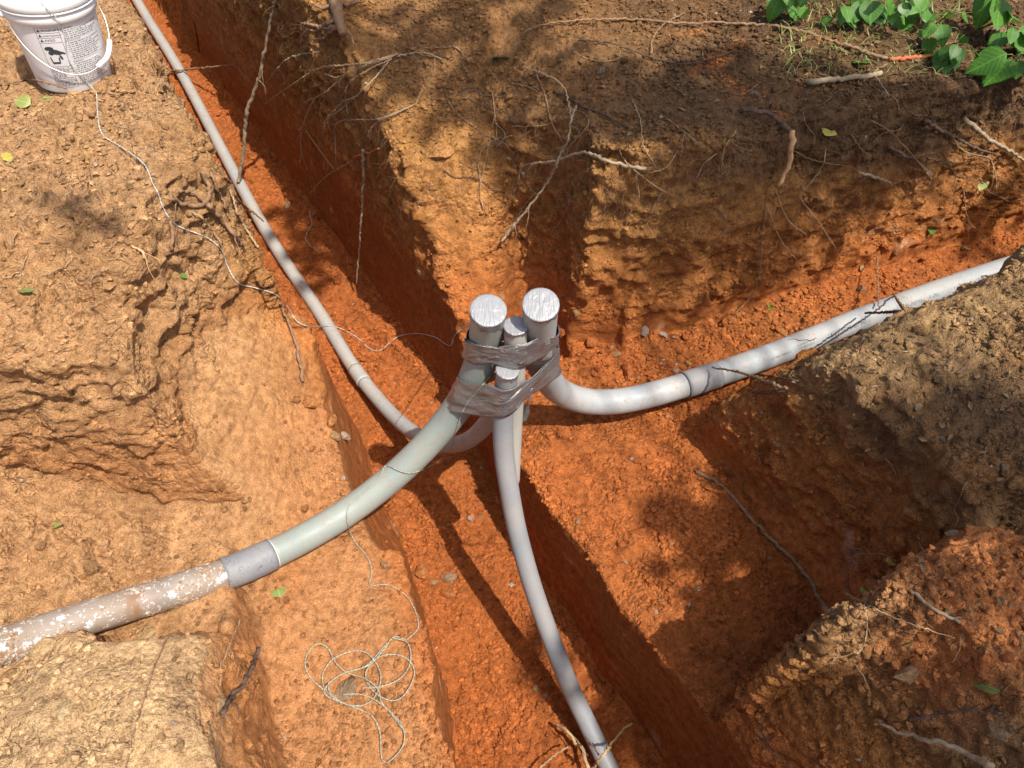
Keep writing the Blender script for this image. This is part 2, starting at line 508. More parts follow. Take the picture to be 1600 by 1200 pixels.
def far_ground():
    def axis(lo, hi, a, b):
        fine = np.arange(lo, hi + 0.001, 0.05)
        l = lo - np.cumsum(0.05 * 1.25 ** np.arange(1, 26)); r = hi + np.cumsum(0.05 * 1.25 ** np.arange(1, 26))
        return np.concatenate([l[::-1], fine, r])
    xs, ys = axis(-4.0, 4.0, 0, 0), axis(-2.0, 6.4, 0, 0)
    X, Y = np.meshgrid(xs, ys)
    Z = height(np.clip(X, -6, 6), np.clip(Y, -0.5, 8)) - 0.006
    V = np.stack([X.ravel(), Y.ravel(), Z.ravel()], 1)
    ny, nx = X.shape
    idx = np.arange(nx * ny).reshape(ny, nx)
    F = np.stack([idx[:-1, :-1].ravel(), idx[:-1, 1:].ravel(), idx[1:, 1:].ravel(), idx[1:, :-1].ravel()], 1)
    inside = (V[:, 0] > DX0 + 0.03) & (V[:, 0] < DX1 - 0.03) & (V[:, 1] > DY0 + 0.03) & (V[:, 1] < DY1 - 0.03)
    F = F[~inside[F].all(1)]
    me = np_mesh('surrounding_ground', V, F)
    me.update()
    N = np.empty(len(V) * 3, np.float32); me.vertices.foreach_get('normal', N); N = N.reshape(-1, 3).astype(float)
    C = soil_fields(V, N)
    a = me.color_attributes.new('soil', 'FLOAT_COLOR', 'POINT')
    c4 = np.ones((len(V), 4), np.float32); c4[:, :3] = C
    a.data.foreach_set('color', c4.ravel())
    o = add('surrounding_ground', me, M_SOIL)
    tag(o, kind='structure', label='open soil ground stretching away around the trenches')
far_ground()

def hit(u, v):
    d = ray(u, v).normalized()
    h = BV.ray_cast(Vector((0, 0, CAM_H)), d)
    if h[0] is None:
        return spot(u, v, -0.5), Vector((0, 0, 1))
    n = h[1]
    if n.dot(d) > 0: n = -n
    return h[0], n

def drop(x, y, z0=0.6):
    h = BV.ray_cast(Vector((x, y, z0)), Vector((0, 0, -1)))
    return (h[0], h[1]) if h[0] is not None else (Vector((x, y, 0)), Vector((0, 0, 1)))

# ------------------------------------------------------------------ conduits
def pvc_mat(name, col, dirt=0.25, dirtcol=(0.34, 0.17, 0.08), splat=False, rough=0.40):
    m, nt, b = new_mat(name)
    n1 = noise_node(nt, 22, 5, 0.65); n2 = noise_node(nt, 160, 4, 0.75); n3 = noise_node(nt, 5, 4, 0.65)
    v = ramp(nt, n3.outputs[0], [(0.3, (0.86, 0.86, 0.88)), (0.7, (1.06, 1.05, 1.02))])
    c = mix(nt, 1.0, col, v.outputs[0], 'MULTIPLY')
    # film of dust, smears and specks of clay
    film = ramp(nt, n3.outputs[0], [(0.40, 0.02), (0.68, 0.24)])
    c = mix(nt, film.outputs[0], c, (0.40, 0.32, 0.22))
    s = nn(nt, 'ShaderNodeMath', operation='MULTIPLY')
    r1 = ramp(nt, n1.outputs[0], [(0.42, 0.0), (0.66, 1.0)]); r2 = ramp(nt, n2.outputs[0], [(0.50, 0.0), (0.60, 1.0)])
    nt.links.new(r1.outputs[0], s.inputs[0]); nt.links.new(r2.outputs[0], s.inputs[1])
    s2 = nn(nt, 'ShaderNodeMath', operation='MULTIPLY'); nt.links.new(s.outputs[0], s2.inputs[0]); s2.inputs[1].default_value = min(1.0, dirt * 1.8)
    c = mix(nt, s2.outputs[0], c, dirtcol)
    if splat:
        n5 = noise_node(nt, 95, 4, 0.75); n6 = noise_node(nt, 5, 3, 0.6)
        mud = ramp(nt, n6.outputs[0], [(0.40, 0.80), (0.60, 1.0)])
        c = mix(nt, mud.outputs[0], c, (0.27, 0.205, 0.15))
        fl = ramp(nt, n5.outputs[0], [(0.59, 0.0), (0.61, 1.0)])
        c = mix(nt, fl.outputs[0], c, (0.60, 0.59, 0.57))
        n7 = noise_node(nt, 12, 3, 0.5)
        rd = ramp(nt, n7.outputs[0], [(0.58, 0.0), (0.66, 1.0)])
        c = mix(nt, rd.outputs[0], c, (0.24, 0.14, 0.08))
        tc = nt.nodes['TC']
        vo = nn(nt, 'ShaderNodeTexVoronoi', Scale=20.0, Randomness=1.0)
        nd = mix(nt, 0.04, tc.outputs['Object'], n5.outputs[1])
        nt.links.new(nd, vo.inputs['Vector'])
        bl = ramp(nt, vo.outputs['Distance'], [(0.19, 1.0), (0.22, 0.0)])
        n8 = noise_node(nt, 6, 2, 0.5)
        bm = ramp(nt, n8.outputs[0], [(0.48, 0.0), (0.52, 1.0)])
        q = nn(nt, 'ShaderNodeMath', operation='MULTIPLY'); nt.links.new(bl.outputs[0], q.inputs[0]); nt.links.new(bm.outputs[0], q.inputs[1])
        c = mix(nt, q.outputs[0], c, (0.52, 0.57, 0.59))
    nt.links.new(c, b.inputs['Base Color'])
    rr = ramp(nt, n1.outputs[0], [(0.3, rough), (0.7, min(1, rough + 0.22))])
    nt.links.new(rr.outputs[0], b.inputs['Roughness'])
    if splat: b.inputs['Roughness'].default_value = 0.7
    b.inputs['Specular IOR Level'].default_value = 0.4
    bump(nt, b, n2.outputs[0], 0.08, 0.002)
    return m

M_PVC_G = pvc_mat('pvc_green_grey', (0.27, 0.325, 0.305), 0.35)
M_PVC_W = pvc_mat('pvc_pale_grey', (0.37, 0.405, 0.42), 0.45)
M_PVC_B = pvc_mat('pvc_blue_grey', (0.25, 0.27, 0.295), 0.28)
M_PVC_L = pvc_mat('pvc_weathered', (0.38, 0.39, 0.385), 0.75)
M_PVC_C = pvc_mat('pvc_coupling', (0.21, 0.23, 0.26), 0.5, (0.08, 0.06, 0.05))
M_PVC_S = pvc_mat('pvc_muddy', (0.50, 0.52, 0.53), 0.8, splat=True)
M_PVC_K = pvc_mat('pvc_cream', (0.43, 0.435, 0.39), 0.2)

m, nt, b = new_mat('duct_tape')
n1 = noise_node(nt, 30, 4, 0.6)
c = ramp(nt, n1.outputs[0], [(0.3, (0.22, 0.21, 0.21)), (0.7, (0.33, 0.315, 0.315))])
nt.links.new(c.outputs[0], b.inputs['Base Color'])
b.inputs['Metallic'].default_value = 0.6; b.inputs['Roughness'].default_value = 0.30
nw = nn(nt, 'ShaderNodeTexNoise', Scale=1.0, Detail=5.0, Roughness=0.6, Distortion=1.2)
mp_ = nn(nt, 'ShaderNodeMapping'); mp_.inputs['Scale'].default_value = (26, 26, 90)
nt.links.new(nt.nodes['TC'].outputs['Object'], mp_.inputs[0]); nt.links.new(mp_.outputs[0], nw.inputs['Vector'])
bump(nt, b, nw.outputs[0], 0.9, 0.006)
M_TAPE = m
m, nt, b = new_mat('tape_top')
b.inputs['Base Color'].default_value = (0.31, 0.315, 0.325, 1)
b.inputs['Metallic'].default_value = 0.15; b.inputs['Roughness'].default_value = 0.40
tcx = nn(nt, 'ShaderNodeTexCoord'); mpp = nn(nt, 'ShaderNodeMapping'); mpp.inputs['Scale'].default_value = (70, 14, 14); mpp.inputs['Rotation'].default_value = (0, 0, 0.6)
nt.links.new(tcx.outputs['Object'], mpp.inputs[0])
nw = nn(nt, 'ShaderNodeTexNoise', Scale=1.0, Detail=2.0, Roughness=0.5, Distortion=0.8)
nt.links.new(mpp.outputs[0], nw.inputs['Vector'])
rw = ramp(nt, nw.outputs[0], [(0.40, 0.0), (0.50, 1.0), (0.60, 0.2)])
bump(nt, b, rw.outputs[0], 0.40, 0.0025)
M_TAPE2 = m
m, nt, b = new_mat('glue_line'); b.inputs['Base Color'].default_value = (0.75, 0.75, 0.72, 1); b.inputs['Roughness'].default_value = 0.5
M_GLUE = m
m, nt, b = new_mat('print_ink'); b.inputs['Base Color'].default_value = (0.035, 0.04, 0.05, 1); b.inputs['Roughness'].default_value = 0.6
M_INK = m
m, nt, b = new_mat('worn_ink'); b.inputs['Base Color'].default_value = (0.15, 0.17, 0.20, 1); b.inputs['Roughness'].default_value = 0.6
M_INK2 = m

R3, R2 = 0.0445, 0.0302

def path3(px, it=14, step=0.012):
    return smooth_path(resample(catmull([spot(*p) for p in px], 12), step), it)

def pipe_part(name, pts, r, mat, parent, seg=40):
    V, F = tube_vf(pts, r, seg)
    return add(name, meshd(name, V, F), mat, parent)

def nearest_i(pts, q):
    return min(range(len(pts)), key=lambda i: (pts[i] - q).length)

def tape_cap(parent, pts, r, skirt, seed, top_mat=None, hang=()):
    """Tape stretched over the open pipe end pts[0] and folded down its side."""
    rnd = random.Random(seed)
    T, N = frames(pts)
    ax = -T[0]; n = N[0]; bb = ax.cross(n)
    c0 = pts[0]
    seg = 48
    V, F = [], []
    rings = [0.0, 0.25, 0.5, 0.75, 0.93]
    V.append(c0 + ax * 0.0035)
    for q in rings[1:]:
        for k in range(seg):
            a = 2 * math.pi * k / seg
            bulge = 0.0035 + 0.0013 * math.sin(3.0 * q * math.cos(a - seed) * 4 + seed) * (1 - q) + rnd.uniform(-0.0005, 0.0005) - 0.0016 * q
            V.append(c0 + (n * math.cos(a) + bb * math.sin(a)) * (r + 0.0012) * q + ax * bulge)
    ph = [rnd.uniform(0, 6.28) for _ in range(5)]
    dep = []
    for k in range(seg):
        a = 2 * math.pi * k / seg
        d = skirt * (0.72 + 0.25 * math.sin(2 * a + ph[0]) + 0.22 * math.sin(5 * a + ph[1]) + 0.14 * math.sin(9 * a + ph[2]))
        dep.append(max(0.007, d))
    for q, row in enumerate((0.0, 0.25, 0.5, 0.75, 1.0)):
        for k in range(seg):
            a = 2 * math.pi * k / seg
            rr = r + 0.0018 + (0.0011 * math.sin(13 * a + ph[3]) * row + rnd.uniform(-0.0004, 0.0006))
            V.append(c0 + (n * math.cos(a) + bb * math.sin(a)) * rr - ax * (dep[k] * row - 0.001))
    for k in range(seg): F.append((0, 1 + k, 1 + (k + 1) % seg))
    nr = len(rings) - 1 + 5
    for i in range(nr - 1):
        for k in range(seg):
            a = 1 + i * seg + k; b2 = 1 + i * seg + (k + 1) % seg
            F.append((a, a + seg, b2 + seg, b2))
    me = meshd('end_tape', V, F)
    me.materials.append(top_mat or M_TAPE2)
    if not top_mat:
        me.materials.append(M_TAPE)
        for p in me.polygons:
            if p.index >= seg + (len(rings) - 1) * seg: p.material_index = 1
    return add('end_tape', me, None, parent)

def ring_part(name, pts, i, r, mat, parent, w=0.004):
    T, N = frames(pts)
    q = [pts[i] - T[i] * w / 2, pts[i] + T[i] * w / 2]
    return pipe_part(name, q, r, mat, parent, 40)

def conduit(name, label, px, r, elbow_mat, pipe_mat, joint_px, clen, glue=None, skirt=None, seed=1, base=None, group=None):
    """px runs from the taped end outward; joint_px is where the coupling starts."""
    pts = path3(px)
    t = empty(name, base or pts[-1])
    tag(t, label, 'conduit', group)
    if joint_px is None:
        pipe_part('pipe', pts, r, elbow_mat, t)
    else:
        j = nearest_i(pts, spot(*joint_px))
        L, k = 0.0, j
        while k < len(pts) - 1 and L < clen:
            L += (pts[k + 1] - pts[k]).length; k += 1
        pipe_part('elbow', pts[:j + 1], r, elbow_mat, t)
        cp = pipe_part('coupling', pts[j - 0:k + 1], r * 1.085, M_PVC_C if pipe_mat is M_PVC_S else (M_PVC_B if elbow_mat is M_PVC_W else elbow_mat), t)
        pipe_part('pipe', pts[k:], r, pipe_mat, t)
        if glue: ring_part('glue_line', pts, j, r * 1.05, glue, cp, 0.006)
    if skirt: tape_cap(t, pts, r, skirt, seed)
    return t, pts

TBL, PT_L = conduit('electrical_conduit', 'large green-grey plastic conduit sweeping left from the taped bundle to a mud-splattered pipe',
    [(763, 485, -0.035), (757, 535, -0.20), (741, 590, -0.36), (705, 650, -0.53), (640, 722, -0.68), (560, 788, -0.765), (480, 838, -0.775), (385, 884, -0.735),
     (300, 914, -0.69), (180, 952, -0.625), (60, 990, -0.555), (-80, 1040, -0.46)], R3, M_PVC_G, M_PVC_S, (424, 868, -0.755), 0.135, M_GLUE, 0.040, 3)
def mud_crust(parent, pts, r, n, seed):
    rnd = random.Random(seed); V, F = [], []
    T, N = frames(pts)
    for _ in range(n):
        i = rnd.randrange(2, len(pts) - 2)
        p = pts[i].lerp(pts[i + 1], rnd.random()); a = rnd.uniform(0, 6.28)
        d = (N[i] * math.cos(a) + T[i].cross(N[i]) * math.sin(a)).normalized()
        if fbm(np.array([[p.x + d.x * .04, p.y + d.y * .04, p.z + d.z * .04]]), 0.05, 2, 3)[0] < 0.02: continue
        s_ = 0.0012 + 0.0042 * rnd.random() ** 3; b0 = len(V)
        u_ = d.orthogonal().normalized(); w_ = d.cross(u_); c0 = p + d * (r + s_ * 0.1)
        for k in range(5):
            q = 2 * math.pi * k / 5 + rnd.uniform(-.3, .3)
            V.append(c0 + (u_ * math.cos(q) + w_ * math.sin(q)) * s_ * rnd.uniform(0.8, 1.5))
        V.append(c0 + d * s_ * rnd.uniform(0.4, 0.8))
        for k in range(5): F.append((b0 + k, b0 + (k + 1) % 5, b0 + 5))
    o = add('mud_crust', meshd('mud_crust', V, F, False), M_MUD, parent)
    o['kind'] = 'stuff'
m, nt, b = new_mat('mud_crust'); n1 = noise_node(nt, 90, 3, 0.6)
c = ramp(nt, n1.outputs[0], [(0.35, (0.24, 0.13, 0.07)), (0.5, (0.36, 0.24, 0.15)), (0.62, (0.55, 0.50, 0.45))])
nt.links.new(c.outputs[0], b.inputs['Base Color']); b.inputs['Roughness'].default_value = 0.9
M_MUD = m
jm = nearest_i(PT_L, spot(345, 900, -0.71))
mud_crust([c_ for c_ in TBL.children if c_.name.startswith('pipe')][0], PT_L[jm:], R3, 5000, 4)
TBR, PT_R = conduit('electrical_conduit', 'large pale grey plastic conduit with printed lettering, sweeping right along the right-hand trench',
    [(845, 476, -0.015), (843, 530, -0.22), (848, 575, -0.43), (872, 610, -0.64), (915, 627, -0.735), (975, 626, -0.765), (1062, 604, -0.77), (1200, 557, -0.77),
     (1350, 497, -0.76), (1500, 443, -0.735), (1640, 398, -0.70)], R3, M_PVC_W, M_PVC_W, (1071, 601, -0.77), 0.13, M_INK, 0.020, 5)
TLT, PT_T = conduit('electrical_conduit', 'thin weathered grey conduit lying along the long left trench behind the bucket',
    [(800, 588, -0.40), (785, 625, -0.53), (762, 660, -0.70), (728, 690, -0.90), (682, 694, -1.06), (640, 672, -1.16), (598, 632, -1.225), (553, 575, -1.25),
     (500, 490, -1.235), (430, 385, -1.18), (375, 288, -1.13), (285, 118, -1.02), (225, 20, -0.96), (180, -60, -0.91)], R2, M_PVC_L, M_PVC_L, (567, 598, -1.25), 0.085, None, None, 7)
TFR, PT_F = conduit('electrical_conduit', 'thin blue-grey conduit curving from the bundle down toward the viewer along the deep slot',
    [(793, 578, -0.235), (786, 640, -0.41), (787, 705, -0.56), (795, 760, -0.67), (807, 825, -0.79), (827, 900, -0.925), (847, 960, -1.03), (885, 1060, -1.195), (908, 1110, -1.26), (930, 1155, -1.31),
     (954, 1205, -1.345), (1000, 1300, -1.37)], R2, M_PVC_B, M_PVC_B, None, 0, None, 0.016, 9)
TST, PT_S = conduit('electrical_conduit', 'short cream conduit stub standing upright behind the front pipe of the bundle',
    [(806, 509, -0.095), (804, 580, -0.28), (801, 650, -0.48), (799, 700, -0.61), (797, 752, -0.74)], R2, M_PVC_K, M_PVC_K, None, 0, None, 0.018, 13)

# ------------------------------------------------------------------ duct tape round the bundle
def at_v(pts, v):
    """point of a pipe's centre line that appears at image row v"""
    def row(p):
        dep = p.y * CP - (p.z - CAM_H) * SP
        return 600 - FPX * (p.y * SP + (p.z - CAM_H) * CP) / dep
    return min(pts[:int(0.62 / 0.012)], key=lambda p: abs(row(p) - v))

def at_z(pts, z):
    for a, b_ in zip(pts, pts[1:]):
        if (a.z - z) * (b_.z - z) <= 0 and abs(a.z - b_.z) > 1e-6:
            return a.lerp(b_, (a.z - z) / (a.z - b_.z))
    return min(pts, key=lambda p: abs(p.z - z))

def tape_band(name, parent, members, width, seed, grow=0.0035, rows=11, fold=0.0034):
    rnd = random.Random(seed)
    cs = [at_v(p, v) for p, v, r in members]
    A = np.array([[c.x, c.y, 1] for c in cs]); zz = np.array([c.z for c in cs])
    pl = np.linalg.lstsq(A, zz, rcond=None)[0]
    M = 160
    V, F = [], []
    ph = [rnd.uniform(0, 6.28) for _ in range(8)]
    edge = [(0.006 * math.sin(3 * 2 * math.pi * k / M + ph[0]) + 0.004 * math.sin(7 * 2 * math.pi * k / M + ph[1])) for k in range(M)]
    for j in range(rows):
        q = j / (rows - 1) - 0.5
        pts2 = []
        for p, v, r in members:
            c0 = at_v(p, v)
            c = at_z(p, c0.z + q * width)
            for k in range(48):
                a = 2 * math.pi * k / 48
                pts2.append(Vector((c.x + (r * 1.03 + grow) * math.cos(a), c.y + (r * 1.03 + grow) * math.sin(a))))
        hull = [pts2[i] for i in convex_hull_2d([tuple(p) for p in pts2])]
        ctr = sum(hull, Vector((0, 0))) / len(hull)
        hp = hull + [hull[0]]
        k0 = min(range(len(hull)), key=lambda i: abs(math.atan2(hull[i].y - ctr.y, hull[i].x - ctr.x) - 1.6))
        hp = hull[k0:] + hull[:k0] + [hull[k0]]
        rs = resample([Vector((p.x, p.y, 0)) for p in hp], 1e9)
        L = [0]
        for a_, b_ in zip(hp, hp[1:]): L.append(L[-1] + (b_ - a_).length)
        i2 = 0
        for k in range(M):
            s_ = L[-1] * k / M
            while i2 < len(L) - 2 and L[i2 + 1] < s_: i2 += 1
            p = hp[i2].lerp(hp[i2 + 1], (s_ - L[i2]) / max(1e-9, L[i2 + 1] - L[i2]))
            th = 2 * math.pi * k / M
            nrm = (p - ctr).normalized()
            w = math.sin(5 * th + 9 * q + ph[2]) + 0.8 * math.sin(9 * th - 15 * q + ph[3]) + 0.7 * math.sin(3 * th + 22 * q + ph[4]) + 0.5 * math.sin(14 * th + 31 * q + ph[5])
            p = p + nrm * (fold * 0.5 * (w + 0.8) if w > -0.8 else 0)
            z = pl[0] * p.x + pl[1] * p.y + pl[2] + q * width + edge[k] * (q * 2)
            V.append((p.x, p.y, z))
    for j in range(rows - 1):
        for k in range(M):
            a = j * M + k; b_ = j * M + (k + 1) % M
            F.append((a, b_, b_ + M, a + M))
    me = meshd(name, V, F)
    o = add(name, me, M_TAPE, parent)
    sm = o.modifiers.new('thick', 'SOLIDIFY'); sm.thickness = 0.0008; sm.offset = 1
    return o

tp = empty('duct_tape', at_v(PT_S, 560))
tag(tp, 'wrinkled silver duct tape binding the upright conduit ends together', 'duct tape')
tape_band('upper_wrap', tp, [(PT_L, 538, R3), (PT_S, 545, R2), (PT_R, 527, R3)], 0.090, 4)
tape_band('upper_wrap', tp, [(PT_L, 545, R3), (PT_S, 551, R2), (PT_R, 548, R3)], 0.060, 8, 0.0055, 9)
tape_band('lower_wrap', tp, [(PT_L, 601, R3), (PT_F, 618, R2), (PT_R, 570, R3)], 0.100, 6, 0.004)
tape_band('lower_wrap', tp, [(PT_L, 612, R3), (PT_F, 625, R2), (PT_R, 556, R3)], 0.062, 12, 0.006, 9)
def tape_tail():
    a = at_v(PT_F, 628)
    rnd = random.Random(3)
    V, F = [], []
    pts = [spot(829, 606, -0.36), spot(827, 622, -0.405), spot(823, 640, -0.45), spot(820, 657, -0.50)]
    pts = resample(catmull(pts, 6), 0.006)
    for i, p in enumerate(pts):
        tw = i * 0.16; w = 0.011 * (1 - 0.3 * i / len(pts))
        d = Vector((math.cos(tw), math.sin(tw), 0))
        for q in (-1, -0.5, 0, 0.5, 1):
            V.append(p + d * w * q + Vector((rnd.uniform(-1, 1), rnd.uniform(-1, 1), 0)) * 0.0018 + Vector((0, -0.006 * (1 - abs(q)), 0)))
    for i in range(len(pts) - 1):
        for q in range(4):
            a_ = i * 5 + q; F.append((a_, a_ + 1, a_ + 6, a_ + 5))
    o = add('loose_tail', meshd('loose_tail', V, F), M_TAPE, tp)
    o.modifiers.new('thick', 'SOLIDIFY').thickness = 0.0006
tape_tail()

# printed lettering on the right-hand conduit
def text_mesh(body, size, font_width=1.0):
    cu = bpy.data.curves.new('txt', 'FONT'); cu.body = body; cu.size = size; cu.resolution_u = 2
    o = bpy.data.objects.new('txt', cu); COL.objects.link(o)
    dg = bpy.context.evaluated_depsgraph_get()
    ev = o.evaluated_get(dg); me = ev.to_mesh()
    V = [v.co.copy() for v in me.vertices]; F = [tuple(p.vertices) for p in me.polygons]
    ev.to_mesh_clear(); bpy.data.objects.remove(o); bpy.data.curves.remove(cu)
    return V, F

def pipe_print(parent, pts, s0, body, size, ang, r, flip=False, bars=False):
    L = [0]
    for a, b_ in zip(pts, pts[1:]): L.append(L[-1] + (b_ - a).length)
    if isinstance(body, str):
        V, F = text_mesh(body, size)
    else:                                  # print too small to read: worn strokes over this length
        rnd = random.Random(int(s0 * 1000)); V, F = [], []; x = 0.0
        while x < body:
            w_ = size * rnd.uniform(0.10, 0.22); y0 = 0 if bars else size * rnd.choice((0, 0, 0.45)); y1 = size * (1 if bars else rnd.choice((1, 1, 0.55)))
            b0 = len(V); V += [Vector((x, y0, 0)), Vector((x + w_, y0, 0)), Vector((x + w_, y1, 0)), Vector((x, y1, 0))]; F.append((b0, b0 + 1, b0 + 2, b0 + 3))
            x += w_ + size * rnd.uniform(0.10, 0.35)
    w = max(v.x for v in V) if V else 0
    out = []
    for v in V:
        x, y = (w - v.x, size * 0.7 - v.y) if flip else (v.x, v.y)
        s = s0 + x; i = 0
        while i < len(L) - 2 and L[i + 1] < s: i += 1
        p = pts[i].lerp(pts[i + 1], (s - L[i]) / (L[i + 1] - L[i]))
        T = (pts[i + 1] - pts[i]).normalized()
        side = T.cross(Vector((0, 0, 1))).normalized(); upv = side.cross(T)
        a = ang + y / r
        out.append(p + (side * math.cos(a) + upv * math.sin(a)) * (r + 0.0007))
    return add('print', meshd('print', out, F, False), M_INK2, parent)

rp = [c for c in TBR.children if c.name.startswith('pipe')][0]
Ltot = 0
for a_, b_ in zip(PT_R, PT_R[1:]): Ltot += (b_ - a_).length
j1 = nearest_i(PT_R, spot(1192, 558, -0.77))
s1 = sum((b_ - a_).length for a_, b_ in zip(PT_R[:j1], PT_R[1:j1 + 1]))
pipe_print(rp, PT_R, s1, 0.085, 0.007, 0.62, R3)
pipe_print(rp, PT_R, s1 + 0.115, 0.075, 0.018, 0.60, R3, bars=True)
pipe_print(rp, PT_R, s1 + 0.255, '04-09-2020 17:21', 0.025, 0.50, R3, flip=True)
for k, (ds, w_) in enumerate(((0.51, 0.07), (0.60, 0.10), (0.72, 0.05), (0.84, 0.06), (0.93, 0.09), (1.06, 0.10), (1.22, 0.09))):
    pipe_print(rp, PT_R, s1 + ds, w_, 0.014, 0.52 + 0.02 * k, R3)

# ------------------------------------------------------------------ bucket
def plastic(name, col, rough=0.4, sss=0.0):
    m, nt, b = new_mat(name)
    n1 = noise_node(nt, 8, 4, 0.6)
    r = ramp(nt, n1.outputs[0], [(0.35, tuple(c * 0.93 for c in col)), (0.65, col)])
    nt.links.new(r.outputs[0], b.inputs['Base Color'])
    b.inputs['Roughness'].default_value = rough
    return m
m, nt, b = new_mat('bucket_plastic')
n1 = noise_node(nt, 14, 5, 0.65)
geo = nn(nt, 'ShaderNodeTexCoord')
sx = nn(nt, 'ShaderNodeSeparateXYZ'); nt.links.new(geo.outputs['Object'], sx.inputs[0])
lo = ramp(nt, sx.outputs[2], [(0.0, 1.0), (0.085, 0.0)])
sm_ = ramp(nt, n1.outputs[0], [(0.42, 0.0), (0.62, 1.0)])
ml = nn(nt, 'ShaderNodeMath', operation='MULTIPLY'); nt.links.new(lo.outputs[0], ml.inputs[0]); nt.links.new(sm_.outputs[0], ml.inputs[1])
c = mix(nt, ml.outputs[0], (0.74, 0.74, 0.75), (0.50, 0.47, 0.44))
nt.links.new(c, b.inputs['Base Color']); b.inputs['Roughness'].default_value = 0.42
M_BUCKET = m
M_WHITE = plastic('white_plastic', (0.78, 0.78, 0.77), 0.38)
m, nt, b = new_mat('steel_wire'); b.inputs['Base Color'].default_value = (0.62, 0.62, 0.62, 1); b.inputs['Metallic'].default_value = 0.8; b.inputs['Roughness'].default_value = 0.35
M_STEEL = m

def lathe(prof, seg=72):
    V, F = [], []
    for r, z in prof:
        for k in range(seg):
            a = 2 * math.pi * k / seg
            V.append(Vector((r * math.cos(a), r * math.sin(a), z)))
    for i in range(len(prof) - 1):
        for k in range(seg):
            a = i * seg + k; b_ = i * seg + (k + 1) % seg
            F.append((a, b_, b_ + seg, a + seg))
    F.append(tuple(range(seg))[::-1]); F.append(tuple((len(prof) - 1) * seg + k for k in range(seg)))
    return V, F

